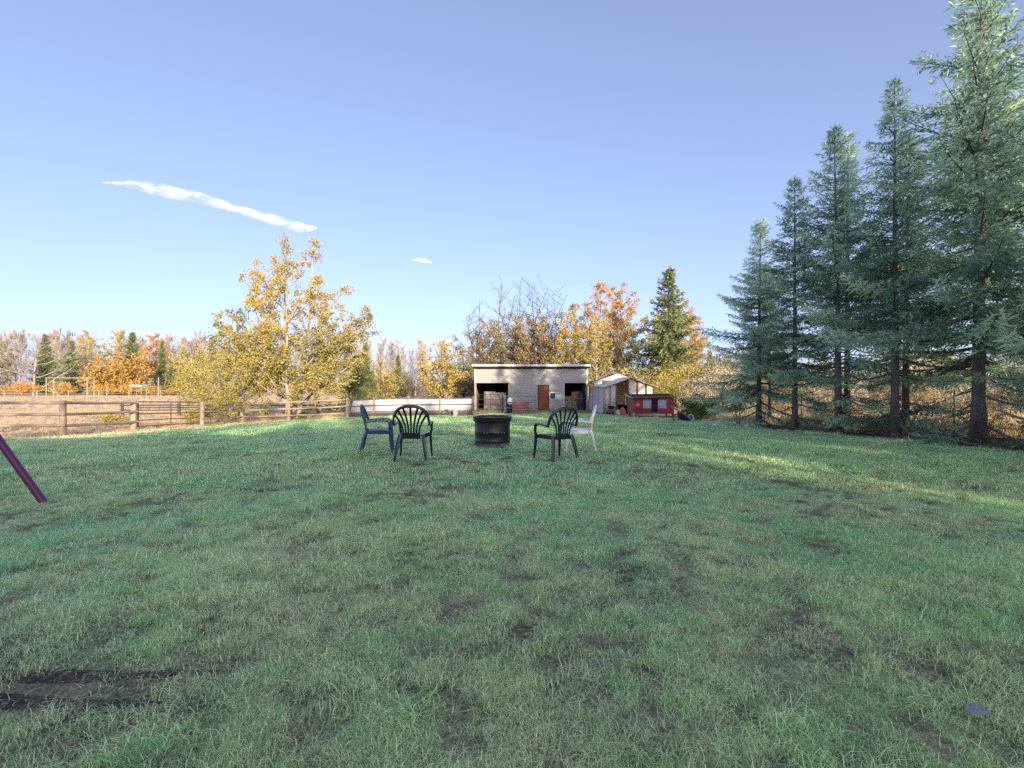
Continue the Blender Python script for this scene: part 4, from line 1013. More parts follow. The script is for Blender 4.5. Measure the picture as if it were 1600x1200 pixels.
wf = thing('panel_fence', (-10.0, 29.6, gz(-10.0, 29.6)), 'low rail fence backed with white sheets, running up to the shed', 'fence')
px_ = [-9.95, -8.45, -6.35, -4.4, -2.4]
zf = lambda x: gz(x, 29.6) - gz(-10.0, 29.6)
for x in px_:
    MB().tube([(x + 10, -0.02, zf(x) - 0.2), (x + 10, -0.02, zf(x) + 1.2)], 0.06, 8).build('post', M['wood_grey'], wf, True)
for i in range(4):
    a, b = px_[i], px_[i + 1]
    za, zb = zf(a), zf(b)
    for h_ in (0.33, 0.72, 1.1):
        MB().tube([(a + 10 - 0.05, -0.085, za + h_), ((a + b) / 2 + 10, -0.085, (za + zb) / 2 + h_ - 0.012), (b + 10 + 0.05, -0.085, zb + h_)], 0.026, 8).build('rail', M['bark'], wf, True)
    s = MB(); n = 14
    vs = []
    for k in range(n + 1):
        t = k / n; x = a + (b - a) * t; z0 = za + (zb - za) * t
        wv = 0.02 * math.sin(7 * t + i) + 0.012 * math.sin(19 * t + 2 * i)
        sl = 0.12 * (1 - t) if i == 0 else 0.0
        vs += [(x + 10 + sl * 0, 0.06 + wv, z0 + 0.22), (x + 10 + sl, 0.06 - wv * 0.6, z0 + 0.72), (x + 10 + sl * 1.6, 0.05 + wv * 0.5, z0 + 1.09 + 0.012 * math.sin(9 * t))]
    s.add(vs, [(3 * k + j, 3 * k + 3 + j, 3 * k + 4 + j, 3 * k + 1 + j) for k in range(n) for j in (0, 1)])
    sh = s.build('sheet', M['sheet_white'], wf, True)
    so = sh.modifiers.new('s', 'SOLIDIFY'); so.thickness = 0.006
    MB().box(((a + b) / 2 + 10, -0.075, (za + zb) / 2 + 0.12), (b - a - 0.02, 0.04, 0.24), ry=-math.atan2(zb - za, b - a)).build('kickboard', M['wood_dark'], wf)
bk = thing('bucket', (-3.42, 29.15, gz(-3.42, 29.15)), 'small pale round bucket at the foot of the white sheeted fence', 'bucket')
MB().lathe([(0.0, 0.0), (0.13, 0.0), (0.17, 0.34), (0.185, 0.35), (0.175, 0.37), (0.155, 0.36), (0.12, 0.03), (0, 0.03)], 20).build('body', M['feed_sack'], bk, True)
MB().tube([(0.18 * math.cos(t), 0.05, 0.36 + 0.16 * math.sin(t)) for t in np.linspace(0, math.pi, 9)], 0.008, 5).build('handle', M['steel'], bk, True)
hs = MB()
for k in range(5):
    hs.tube([(0.27 * math.cos(t) * (1 + 0.08 * k), 0.05 * math.sin(3 * t + k) + 0.03 * k, 0.27 + (0.22 + 0.02 * k) * math.sin(t)) for t in np.linspace(0.2 * k, 6.1 + 0.2 * k, 22)], 0.014, 5)
ho = hs.build('coiled_hose', M['steel'], None, True); ho.location = (-3.98, 29.30, gz(-3.98, 29.3)); ho.scale = (0.75, 0.75, 0.75); tag(ho, 'coil of grey hose leaning on the white sheeted fence', 'hose')

# far field furniture
ff = thing('wire_fence', (-84, 80, gz(-84, 80)), 'pale wire fence with thin posts across the far field', 'fence')
for i in range(12):
    MB().tube([(i * 5.2, 0.25 * math.sin(i), -0.2), (i * 5.2, 0.25 * math.sin(i), 1.35)], 0.075, 6).build('post', M['wood_pale'], ff)
bars(ff, [[(i * 5.2, 0.25 * math.sin(i), h) for i in range(12)] for h in (0.4, 0.8, 1.25)], 0.022, 'wire', M['wood_pale'], 5)
pf = thing('pole_arch', (-62.6, 65, gz(-62.6, 65)), 'pale goal shaped frame of tall poles with a crossbar on the dry field', 'frame')
for x, y in ((0, 0), (0.55, 0.5), (5.5, 0.0), (6.0, 0.5)):
    MB().tube([(x, y, -0.3), (x, y, 3.2)], 0.065, 8).build('post', M['wood_pale'], pf, True)
MB().tube([(-0.2, 0.1, 3.22), (6.2, 0.1, 3.16)], 0.05, 6).build('crossbar', M['wood_pale'], pf, True)
MB().tube([(0.3, 0.05, 1.9), (2.6, 0.05, 0.1)], 0.05, 6).build('brace', M['wood_pale'], pf, True)
for (x, y, H, lab) in [(-51.2, 70, 3.4, 'tall thin pale pole on the field beyond the gate'), (-62.0, 74, 2.4, 'shorter pale pole on the far field near the turquoise roof')]:
    o = MB().tube([(0, 0, -0.3), (0.02, 0, H * 0.5), (0.05, 0, H)], [0.09, 0.08, 0.06], 8).build('pole', M['wood_pale'], None, True); o.location = (x, y, gz(x, y)); tag(o, lab, 'pole')
tq = thing('canopy', (-65.6, 85, gz(-65.6, 85)), 'small flat turquoise roof on thin posts across the far field', 'canopy')
MB().add([(-1.1, -0.8, 1.95), (1.1, -0.8, 1.95), (1.1, 0.8, 2.0), (-1.1, 0.8, 2.0), (-0.9, -0.6, 2.22), (0.9, -0.6, 2.22), (0.9, 0.6, 2.26), (-0.9, 0.6, 2.26)],
         [(0, 3, 2, 1), (4, 5, 6, 7), (0, 1, 5, 4), (1, 2, 6, 5), (2, 3, 7, 6), (3, 0, 4, 7)]).build('roof', M['turq'], tq)
for x in (-0.9, 0.9):
    for y in (-0.6, 0.6): MB().tube([(x, y, -0.1), (x, y, 1.96)], 0.04, 6).build('post', M['wood_pale'], tq)
wr = thing('wire_fence', (11.5, 21.5, gz(11.5, 21.5)), 'wire fence on thin steel posts behind the spruce trunks', 'fence')
for i in range(8):
    y = -2.1 * i
    MB().tube([(0.12 * i, y, gz(11.5 + 0.12 * i, 21.5 + y) - gz(11.5, 21.5) - 0.2), (0.12 * i, y, gz(11.5 + 0.12 * i, 21.5 + y) - gz(11.5, 21.5) + 1.25)], 0.018, 5).build('post', M['pipe_dark'], wr)
bars(wr, [[(0.12 * i, -2.1 * i, gz(11.5 + 0.12 * i, 21.5 - 2.1 * i) - gz(11.5, 21.5) + h) for i in range(8)] for h in (0.3, 0.6, 0.9, 1.2)], 0.004, 'wire', M['steel'], 4)

# ------------------------------------------------------------------ the shed
shd = thing('shed', (1.5, 38.0, -0.72), 'long beige lap sided shed with two open bays and a low sloping roof', 'shed')
def siding(rects, y=0.0):
    s = MB(); c = 0.152
    for (x0, x1, z0, z1) in rects:
        k = int(math.floor(z0 / c))
        while k * c < z1 - 1e-4:
            a = max(z0, k * c); b = min(z1, (k + 1) * c)
            ya = y - 0.016 * (1 - (a - k * c) / c); yb = y - 0.016 * (1 - (b - k * c) / c) - 0.001
            s.add([(x0, ya, a), (x1, ya, a), (x1, yb, b), (x0, yb, b), (x0, y + 0.02, a), (x1, y + 0.02, a), (x1, y + 0.02, b), (x0, y + 0.02, b)],
                  [(0, 1, 2, 3), (4, 7, 6, 5), (0, 4, 5, 1), (0, 3, 7, 4), (1, 5, 6, 2)])
            k += 1
    return s
sd_ = siding([(-4.36, 4.36, 2.13, 3.26), (-1.75, 0.52, 0.0, 2.13), (0.52, 1.41, 1.98, 2.13), (1.41, 2.55, 0, 0.85), (1.41, 2.55, 1.39, 2.13), (1.41, 1.45, 0.85, 1.39), (2.41, 2.55, 0.85, 1.39)]).build('siding', M['siding'], shd)
sd_['kind'] = 'stuff'
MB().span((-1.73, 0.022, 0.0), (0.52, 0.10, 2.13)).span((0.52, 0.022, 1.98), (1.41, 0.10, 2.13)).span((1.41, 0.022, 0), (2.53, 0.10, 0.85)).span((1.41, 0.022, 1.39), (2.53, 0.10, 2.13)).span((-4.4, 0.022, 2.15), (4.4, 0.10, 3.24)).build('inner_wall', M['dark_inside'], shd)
for x0, x1 in ((-4.45, -4.36), (4.36, 4.45)):
    MB().span((x0, -0.04, 2.13), (x1, 0.06, 3.3)).build('corner_trim', M['trim'], shd)
MB().span((-4.45, -0.035, 0), (-4.31, 0.09, 2.128)).build('post', M['wood_grey'], shd)
MB().span((4.31, -0.035, 0), (4.45, 0.09, 2.128)).build('post', M['wood_grey'], shd)
MB().span((2.55, -0.03, 0), (2.62, 0.08, 2.128)).build('post', M['trim'], shd)
MB().span((-1.80, -0.03, 0), (-1.752, 0.08, 2.128)).build('post', M['wood_grey'], shd)
MB().span((-4.45, 0.1, 0), (-4.38, 5.0, 3.2)).build('side_wall', M['siding'], shd)
MB().span((4.38, 0.1, 0), (4.45, 5.0, 3.2)).build('side_wall', M['siding'], shd)
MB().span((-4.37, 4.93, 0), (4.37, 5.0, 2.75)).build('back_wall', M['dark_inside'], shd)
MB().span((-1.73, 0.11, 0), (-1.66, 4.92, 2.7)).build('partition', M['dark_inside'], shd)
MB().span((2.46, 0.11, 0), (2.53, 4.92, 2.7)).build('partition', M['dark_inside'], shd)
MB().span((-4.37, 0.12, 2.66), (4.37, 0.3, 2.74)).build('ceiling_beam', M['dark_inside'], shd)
# roof slab falling to the back, pale metal edge over a soffit blackened for the shaded gap
rfm = MB().add([(-4.62, -0.34, 3.44), (4.62, -0.34, 3.44), (4.62, 5.3, 2.86), (-4.62, 5.3, 2.86), (-4.62, -0.34, 3.54), (4.62, -0.34, 3.54), (4.62, 5.3, 2.96), (-4.62, 5.3, 2.96)],
               [(0, 3, 2, 1), (4, 5, 6, 7), (0, 1, 5, 4), (1, 2, 6, 5), (2, 3, 7, 6), (3, 0, 4, 7)])
rfo = rfm.build('roof', M['house_roof'], shd)
MB().box((0, -0.36, 3.50), (9.28, 0.03, 0.15)).build('fascia', M['roof_metal'], rfo)
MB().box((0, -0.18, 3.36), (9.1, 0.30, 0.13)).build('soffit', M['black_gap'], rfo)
# door: planks in a frame
dr = MB().span((0.60, 0.0, 0.04), (1.33, 0.04, 1.92)).build('door', M['door_brown'], shd)
for k in range(5):
    MB().span((0.605 + k * 0.146, -0.022, 0.05), (0.605 + k * 0.146 + 0.136, -0.002, 1.91)).build('plank', M['door_brown'], dr)
MB().span((0.62, -0.045, 0.30), (1.31, -0.024, 0.42)).span((0.62, -0.045, 1.5), (1.31, -0.024, 1.62)).build('brace', M['door_brown'], dr)
MB().tube([(1.26, -0.05, 0.95), (1.26, -0.09, 0.98), (1.26, -0.09, 1.10), (1.26, -0.05, 1.13)], 0.012, 6).build('handle', M['pipe_dark'], dr, True)
dfm = MB()
for (a, b) in (((0.52, -0.035, 0), (0.60, 0.06, 1.98)), ((1.33, -0.035, 0), (1.41, 0.06, 1.98)), ((0.60, -0.035, 1.92), (1.33, 0.06, 1.98))): dfm.span(a, b)
dfm.build('door_frame', M['wood_dark'], shd)


wfm = MB()
for (a, b) in (((1.45, -0.04, 0.85), (2.41, 0.05, 0.90)), ((1.45, -0.04, 1.34), (2.41, 0.05, 1.39)), ((1.45, -0.04, 0.90), (1.50, 0.05, 1.34)), ((2.36, -0.04, 0.90), (2.41, 0.05, 1.34)), ((1.91, -0.03, 0.90), (1.95, 0.05, 1.34))): wfm.span(a, b)
wno = wfm.build('window', M['trim'], shd)
MB().span((1.50, 0.03, 0.90), (1.91, 0.035, 1.34)).build('pane', M['window_glass'], wno)
MB().span((1.95, 0.0, 0.90), (2.36, 0.005, 1.34)).build('pane', M['glass'], wno)



def bale(name, loc, size, mat, label, group, rz=0.0, seed=0, strings=True):
    rg = np.random.RandomState(seed)
    t = thing(name, loc, label, 'bale', group, rz)
    sx, sy, sz = size; nx, ny, nz_ = 10, 4, 6
    V = []; idx = {}
    F = []
    def vid(i, j, k):
        if (i, j, k) not in idx:
            idx[(i, j, k)] = len(V); n = rg.normal(0, 0.012, 3)
            V.append(((i / nx - 0.5) * sx + n[0], (j / ny - 0.5) * sy + n[1], max(0.0, k / nz_ * sz + n[2])))
        return idx[(i, j, k)]
    for i in range(nx):
        for k in range(nz_):
            F.append((vid(i, 0, k), vid(i + 1, 0, k), vid(i + 1, 0, k + 1), vid(i, 0, k + 1))); F.append((vid(i, ny, k + 1), vid(i + 1, ny, k + 1), vid(i + 1, ny, k), vid(i, ny, k)))
        for j in range(ny):
            F.append((vid(i, j, nz_), vid(i + 1, j, nz_), vid(i + 1, j + 1, nz_), vid(i, j + 1, nz_)))
    for j in range(ny):
        for k in range(nz_):
            F.append((vid(0, j, k + 1), vid(0, j + 1, k + 1), vid(0, j + 1, k), vid(0, j, k))); F.append((vid(nx, j, k), vid(nx, j + 1, k), vid(nx, j + 1, k + 1), vid(nx, j, k + 1)))
    b = MB(); b.add(V, F)
    n_ = 90
    for _ in range(n_):     # loose straw ends
        x = rg.uniform(-sx / 2, sx / 2); z = rg.uniform(0.02, sz); d = rg.normal(0, 0.07, 3)
        p = np.array([x, -sy / 2, z]); w_ = 0.004
        b.add([p + (-w_, 0, 0), p + (w_, 0, 0), p + (d[0], -abs(d[1]) * 0.6 - 0.015, d[2])], [(0, 1, 2)])
    b.build('straw', mat, t)
    if strings:
        for x in (-sx * 0.2, sx * 0.2):
            MB().tube([(x, -sy / 2 - 0.01, 0.0), (x, -sy / 2 - 0.012, sz), (x, sy / 2, sz + 0.01)], 0.006, 4).build('twine', M['feed_sack'], t)
    return t
for k, (x, z, y) in enumerate([(-2.22 + 0.42, 0, 39.3), (-0.98 + 0.0, 0, 39.35)]):
    bale('hay_bale', (x, y, -0.71), (1.02 if k else 0.9, 0.9, 1.42 - 0.06 * k), M['hay_grey'], 'big upright grey hay bale against the shed corner post' if k == 0 else 'wider upright grey hay bale against the bay partition', 'grey hay bales in the hay bay', 0.03 * k, 300 + k)
n = 0
for row in range(4):
    for c in range(2):
        if row == 3 and c == 0: continue
        bale('straw_bale', (4.55 + 0.78 * c - (0.12 if row % 2 else 0), 39.0 + 0.05 * row, -0.715 + row * 0.362), (0.76, 0.46, 0.35), M['hay'],
             'straw bale topmost of the stack in the straw bay' if row == 3 else 'straw bale in the stack in the straw bay of the shed', 'straw bales in the straw bay', 0.03 * math.sin(n * 3), 310 + n, False); n += 1
# dark blue tarp bundle
b = MB(); prof = [(0.02, 0), (0.26, 0.0), (0.27, 0.4), (0.30, 0.75), (0.22, 1.05), (0.25, 1.2), (0.17, 1.38), (0.02, 1.42)]
rg = np.random.RandomState(5)
vs = [(r_ * math.cos(6.283 * k / 18) * (1 + 0.14 * math.sin(5 * 6.283 * k / 18 + z * 3) + rg.normal(0, 0.03)), r_ * math.sin(6.283 * k / 18) * (1 + 0.1 * math.sin(4 * 6.283 * k / 18)), z) for r_, z in prof for k in range(18)]
b.add(vs, [(i * 18 + k, i * 18 + (k + 1) % 18, (i + 1) * 18 + (k + 1) % 18, (i + 1) * 18 + k) for i in range(len(prof) - 1) for k in range(18)])
tb = thing('tarp_bundle', (5.5, 38.45, -0.72), 'dark blue tarp covered bundle standing beside the straw stack', 'bundle')
b.build('tarp', M['blue_cloth'], tb, True)
MB().tube([(0.30 * math.cos(t), 0.27 * math.sin(t), 0.92 + 0.02 * math.sin(3 * t)) for t in np.linspace(0, 6.283, 24)], 0.014, 5).build('rope', M['feed_sack'], tb, True)

# gates, panel and bench in front of the shed
hp = thing('corral_panel', (-1.5, 33.9, gz(-1.5, 33.9)), 'dark pipe corral panel in front of the hay bay', 'panel')
bars(hp, [[(-0.88, 0, h), (0.84, 0, h)] for h in (0.3, 0.62, 0.95, 1.3)], 0.018, 'rail', M['pipe_dark'])
bars(hp, [[(x, 0, 0), (x, 0, 1.36)] for x in (-0.88, 0.02, 0.84)], 0.024, 'stile', M['pipe_dark'])
hh = MB(); rg = np.random.RandomState(9)
for _ in range(1500):
    x = rg.normal(0, 0.55); y = rg.normal(0, 0.22); hgt = 0.30 * math.exp(-(x / 0.8) ** 2 - (y / 0.35) ** 2); z = rg.uniform(0, hgt + 0.02); d = rg.normal(0, 0.09, 3)
    hh.add([(x, y, z), (x + 0.012, y, z + 0.004), (x + d[0], y + d[1], max(0.0, z + d[2] * 0.4))], [(0, 1, 2)])
ho = hh.build('loose_hay', M['hay']); ho.location = (-1.5, 33.55, gz(-1.5, 33.55)); ho['kind'] = 'stuff'
gg = thing('pipe_gate', (-0.5, 33.5, gz(-0.5, 33.5)), 'grey three rail pipe gate with square end posts in front of the shed wall', 'gate')
bars(gg, [[(0, 0, h), (2.3, 0, h)] for h in (0.38, 0.78, 1.2)], 0.032, 'rail', M['steel'])
for x in (0.02, 1.88, 2.1): MB().box((x, 0, 0.64), (0.07, 0.07, 1.28)).build('post', M['steel'], gg)
MB().box((0.14, 0.0, 0.05), (0.1, 0.5, 0.1)).build('foot', M['pipe_dark'], gg); MB().box((1.98, 0.0, 0.05), (0.1, 0.5, 0.1)).build('foot', M['steel'], gg)
fs = thing('feed_sack', (-0.16, 33.9, gz(-0.16, 33.9)), 'white and blue sack hanging upright behind the grey gate', 'sack')
MB().lathe([(0.02, 0.0), (0.17, 0.01), (0.2, 0.3), (0.19, 0.55), (0.16, 0.62)], 14).build('lower_sack', M['blue_cloth'], fs, True)
MB().lathe([(0.16, 0.62), (0.2, 0.72), (0.18, 0.98), (0.10, 1.1), (0.13, 1.15), (0.02, 1.13)], 14).build('upper_sack', M['white_plastic'], fs, True)
bn = thing('bench', (0.62, 33.0, gz(0.62, 33.0)), 'small faded red slatted bench in front of the grey gate', 'bench')
for k in range(4): MB().box((0, 0.16 + 0.02 * k, 0.48 + 0.085 * k), (1.12, 0.025, 0.065), rx=0.15).build('back_slat', M['pink_paint'], bn)
for k in range(4): MB().box((0, -0.22 + 0.1 * k, 0.36), (1.12, 0.08, 0.03)).build('seat_slat', M['pink_paint'], bn)
for x in (-0.5, 0.5):
    for y in (-0.22, 0.14): MB().box((x, y, 0.17), (0.06, 0.06, 0.345)).build('leg', M['door_brown'], bn)
    MB().box((x, 0.205, 0.58), (0.05, 0.03, 0.46), rx=-0.18).build('back_post', M['door_brown'], bn)
MB().box((0, -0.24, 0.13), (0.94, 0.03, 0.05)).build('stretcher', M['pink_paint'], bn)

# ------------------------------------------------------------------ plastic covered coop (hen house) beside the shed
cp = thing('poultry_house', (8.0, 32.5, -0.70), 'gable roofed poultry house covered with cloudy plastic and a white tarp side', 'poultry house')
def fold_wall(y0, y1, z1, x, seed, out_):
    rg = np.random.RandomState(seed); ny, nz_ = 60, 8
    ph = rg.uniform(0, 6.28, 4)
    V = []
    for i in range(ny + 1):
        y = y0 + (y1 - y0) * i / ny
        for k in range(nz_ + 1):
            t = k / nz_
            f = (0.045 * math.sin(3.1 * y + ph[0]) + 0.03 * math.sin(7.7 * y + ph[1] + t) + 0.02 * math.sin(15 * y + ph[2] - 2 * t)) * (1.2 - 0.7 * t)
            V.append((x + out_ * (f + 0.10 * (1 - t)), y, z1 * t + (0.03 * abs(math.sin(4 * y)) if k == 0 else 0)))
    return MB().add(V, [(i * (nz_ + 1) + k, i * (nz_ + 1) + k + 1, (i + 1) * (nz_ + 1) + k + 1, (i + 1) * (nz_ + 1) + k) for i in range(ny) for k in range(nz_)])
fold_wall(0.0, 6.6, 1.84, -1.82, 3, -1).build('side_tarp', M['poly_white'], cp, True)
fold_wall(0.0, 6.6, 1.84, 1.55, 4, 1).build('side_sheet', M['poly'], cp, True)
def zr(x): return 1.84 + 0.62 * (1 - abs(x + 0.08) / 1.75)      # underside of the roof
for x in (-1.80, -0.95, -0.20, 0.42, 1.02, 1.52):
    MB().span((x - 0.035, -0.04, 0), (x + 0.035, 0.03, max(1.8, zr(x) - 0.01))).build('post', M['wood_dark'] if x > -1 else M['wood_grey'], cp)
def panel(x0, x1, z0=0.12):
    rg = random.Random(int(x0 * 100)); n = 6
    V = []
    for i in range(n + 1):
        x = x0 + (x1 - x0) * i / n
        for t in (0, 0.5, 1): V.append((x, 0.04 + rg.uniform(-0.012, 0.012), z0 + (zr(x) - 0.03 - z0) * t))
    o = MB().add(V, [(3 * i + k, 3 * i + 3 + k, 3 * i + 4 + k, 3 * i + 1 + k) for i in range(n) for k in (0, 1)]).build('plastic_panel', M['poly'], cp, True)
    so = o.modifiers.new('s', 'SOLIDIFY'); so.thickness = 0.008
panel(-1.77, -1.40); panel(-1.38, -0.99); panel(0.46, 0.98); panel(1.06, 1.48); panel(-0.16, 0.38, 0.1)
MB().span((-1.40, -0.02, 0.1), (-1.38, 0.06, zr(-1.39) - 0.02)).build('batten', M['wood_grey'], cp)
MB().span((-0.95, 0.0, 2.02), (-0.20, 0.04, 2.1)).build('door_head', M['wood_dark'], cp)
MB().span((-0.96, 0.06, 0), (-0.90, 0.12, 2.0)).build('door_jamb', M['wood_pale'], cp)
iw = MB().span((-1.5, 2.4, 0.0), (0.6, 2.45, 2.3)).build('inner_wall', M['straw_wall'], cp)
for k in range(12): MB().span((-1.5, 2.37, 0.03 + 0.19 * k), (0.6, 2.40, 0.20 + 0.19 * k)).build('plank', M['straw_wall'], iw)
MB().box((-0.74, 1.2, 1.25), (0.10, 0.05, 1.5)).build('inner_post', M['wood_pale'], cp)
MB().box((-0.55, 0.9, 0.75), (0.75, 0.5, 0.05)).build('shelf', M['straw_wall'], cp)
hb = MB()  # black box paints in the darkness of the low hatch opening
for (a, b) in (((-0.86, 0.10, 0), (-0.82, 0.9, 0.62)), ((-0.28, 0.10, 0), (-0.24, 0.9, 0.62)), ((-0.82, 0.10, 0.58), (-0.28, 0.9, 0.62)), ((-0.82, 0.85, 0), (-0.28, 0.9, 0.58))): hb.span(a, b)
hb.build('dark_hatch', M['black_gap'], cp)
def roofpair(name, y0, y1, lift, mat, over, th=0.05):
    hx = 1.75 + over
    V = []
    for y in (y0, y1):
        for x in (-0.08 - hx, -0.08 - hx * 0.5, -0.08, -0.08 + hx * 0.5, -0.08 + hx):
            z = 1.84 + 0.62 * (1 - abs(x + 0.08) / 1.75) + lift - 0.03 * (1 if abs(abs(x + 0.08) - hx * 0.5) < 0.01 else 0)
            V += [(x, y, z), (x, y, z + th)]
    n = 10; F = []
    for k in range(4):
        a = 2 * k
        F += [(a, a + 2, a + 2 + n, a + n), (a + 1, a + 1 + n, a + 3 + n, a + 3), (a, a + 1, a + 3, a + 2), (a + n, a + 2 + n, a + 3 + n, a + 1 + n)]
    F += [(0, n, n + 1, 1), (8, 9, n + 9, n + 8)]
    return MB().add(V, F).build(name, mat, cp)
roofpair('roof', -0.14, 3.6, 0.0, M['poly_white'], 0.10)
roofpair('rear_roof', 3.75, 6.8, 0.26, M['house_roof'], 0.14)
MB().add([(-1.83, 3.78, 1.84), (1.67, 3.78, 1.84), (1.67, 3.78, 2.1), (-0.08, 3.78, 2.72), (-1.83, 3.78, 2.1)], [(0, 1, 2, 3, 4)]).build('rear_gable', M['trim'], cp)
for sg in (-1, 1):
    MB().tube([(-0.08, 3.70, 2.76), (-0.08 + sg * 1.9, 3.70, 2.10)], 0.045, 4).build('rear_bargeboard', M['trim'], cp)
    MB().tube([(-0.08, -0.17, 2.47), (-0.08 + sg * 0.9, -0.17, 2.12), (-0.08 + sg * 1.86, -0.17, 1.82)], 0.035, 4).build('bargeboard', M['trim'] if sg < 0 else M['wood_grey'], cp)
# small things at its foot
tb = thing('stool', (6.45, 31.9, gz(6.45, 31.9)), 'teal low stool with a dark tub on it by the white tarp corner', 'stool')
MB().box((0, 0, 0.30), (0.7, 0.34, 0.05)).build('seat', M['teal'], tb)
for x in (-0.3, 0.3):
    for y in (-0.13, 0.13): MB().box((x, y, 0.14), (0.05, 0.05, 0.275)).build('leg', M['teal'], tb)
MB().box((-0.31, 0.16, 0.5), (0.06, 0.03, 0.42)).build('back_post', M['teal'], tb)
t2 = thing('tub', (6.55, 31.9, gz(6.45, 31.9) + 0.326), 'black tub with a dark red rim standing on the teal stool', 'tub')
MB().lathe([(0.0, 0.0), (0.15, 0.0), (0.17, 0.04), (0.2, 0.24), (0.17, 0.24), (0.13, 0.03), (0, 0.03)], 18).build('body', M['black_gap'], t2, True)
MB().lathe([(0.16, 0.0), (0.185, 0.0), (0.19, 0.06), (0.168, 0.06)], 18).build('band', M['red_paint'], t2, True)
for (x, y, s_, mt, lab) in [(6.95, 31.75, 0.26, 'feed_sack', 'small pale cone shaped sack on the ground by the teal stool'), (7.25, 31.8, 0.36, 'pink_paint', 'pinkish sack slumped against the poultry house door post')]:
    st = thing('sack', (x, y, gz(x, y)), lab, 'sack')
    MB().lathe([(0.02, 0), (s_ * 0.6, 0.0), (s_ * 0.68, s_ * 0.4), (s_ * 0.5, s_ * 1.0), (s_ * 0.22, s_ * 1.25), (s_ * 0.28, s_ * 1.4), (0.01, s_ * 1.3)], 12).build('body', M[mt], st, True)
    MB().lathe([(s_ * 0.2, s_ * 1.2), (s_ * 0.25, s_ * 1.23), (s_ * 0.2, s_ * 1.27)], 12).build('tie', M['hay'], st)

# ------------------------------------------------------------------ red chicken coop on legs
rc = thing('chicken_coop', (8.08, 27.5, gz(8.08, 27.9)), 'dark red chicken coop on short legs with two cloudy windows', 'chicken coop')
bx = 1.13; z0, z1 = 0.25, 1.16
MB().span((-bx, 0.02, z0), (-bx + 0.03, 1.28, z1)).build('side_panel', M['pink_paint'], rc)  # lighter red puts the sky light on this side into the paint
MB().span((bx - 0.03, 0.02, z0), (bx, 1.28, z1)).build('side_panel', M['red_paint'], rc)
MB().span((-bx + 0.03, 1.25, z0), (bx - 0.03, 1.28, z1)).build('back_panel', M['red_paint'], rc)
MB().span((-bx + 0.03, 0.03, z0), (bx - 0.03, 1.25, z0 + 0.04)).build('floor_board', M['wood_dark'], rc)
fr = MB()
for (a, b) in (((-bx, 0, z0), (-0.66, 0.02, z1)), ((-0.66, 0, z0), (-0.14, 0.02, 0.54)), ((-0.66, 0, 1.08), (-0.14, 0.02, z1)), ((-0.14, 0, z0), (0.20, 0.02, 0.33)), ((-0.14, 0, 1.12), (0.20, 0.02, z1)),
               ((0.20, 0, z0), (0.74, 0.02, 0.54)), ((0.20, 0, 1.08), (0.74, 0.02, z1)), ((0.74, 0, z0), (bx, 0.02, z1))): fr.span(a, b)
fr.build('front_panel', M['red_paint'], rc)
for x0, x1 in ((-0.66, -0.14), (0.20, 0.74)):
    f = MB()
    for (a, b) in (((x0, -0.018, 0.54), (x1, -0.002, 0.58)), ((x0, -0.018, 1.04), (x1, -0.002, 1.08)), ((x0, -0.018, 0.58), (x0 + 0.035, -0.002, 1.04)), ((x1 - 0.035, -0.018, 0.58), (x1, -0.002, 1.04))): f.span(a, b)
    fo = f.build('window', M['pink_paint'], rc)
    MB().span((x0 + 0.035, 0.004, 0.58), (x1 - 0.035, 0.010, 1.04)).build('pane', M['glass'], fo)
MB().span((-0.14, 0.03, 0.33), (0.20, 0.06, 1.12)).build('door', M['black_gap'], rc)
MB().span((-0.14, -0.012, 0.70), (0.20, 0.012, 0.735)).build('door_rail', M['wood_dark'], rc)
for x in (-bx + 0.05, bx - 0.05):
    for y in (0.06, 1.2): MB().box((x, y, 0.10), (0.08, 0.08, 0.295)).build('leg', M['wood_dark'], rc)
MB().box((-bx - 0.06, -0.16, 0.10), (0.06, 0.06, 0.45)).build('prop', M['trim'], rc)
ro = MB().add([(-1.32, -0.16, 1.15), (1.22, -0.16, 1.19), (1.22, 1.45, 1.34), (-1.32, 1.45, 1.30), (-1.32, -0.16, 1.19), (1.22, -0.16, 1.23), (1.22, 1.45, 1.38), (-1.32, 1.45, 1.34)],
              [(0, 3, 2, 1), (4, 5, 6, 7), (0, 1, 5, 4), (1, 2, 6, 5), (2, 3, 7, 6), (3, 0, 4, 7)]).build('roof', M['black_gap'], rc)
MB().box((-1.335, 0.645, 1.255), (0.02, 1.62, 0.07), rx=0.093).build('roof_edge', M['roof_metal'], ro)
MB().box((-0.05, -0.17, 1.205), (2.5, 0.015, 0.03), ry=-0.0157).build('roof_edge', M['wood_grey'], ro)
MB().box((-0.05, -0.3, 0.16), (0.28, 0.7, 0.03), rx=0.35).build('ramp', M['wood_pale'], rc)

# ------------------------------------------------------------------ tipped wheelbarrow
wb = thing('wheelbarrow', (7.86, 22.3, gz(7.86, 22.3)), 'tipped dark wheelbarrow with pale handles beside the green bush', 'wheelbarrow', None, -0.1)
wb.scale = (0.78, 0.78, 0.78)
for y in (-0.24, 0.24):
    MB().tube([(-0.62, y * 1.1, 0.86), (-0.2, y, 0.60), (0.44, y * 0.4, 0.27)], 0.024, 7).build('handle', M['wood_pale'], wb, True)
c = Vector((0.10, 0, 0.33)); ax = Vector((0.82, 0, -0.57)).normalized(); nz_ = Vector((-0.57, 0, -0.82)).normalized()
V = []
for (l, d, wd) in ((-0.38, 0.0, 0.34), (0.42, 0.0, 0.30), (-0.20, 0.27, 0.22), (0.30, 0.27, 0.18)):
    for sgn in (-1, 1): V.append(c + ax * l + nz_ * d + Vector((0, sgn * wd, 0)))
V2 = [v - nz_ * 0.02 for v in V[4:]]
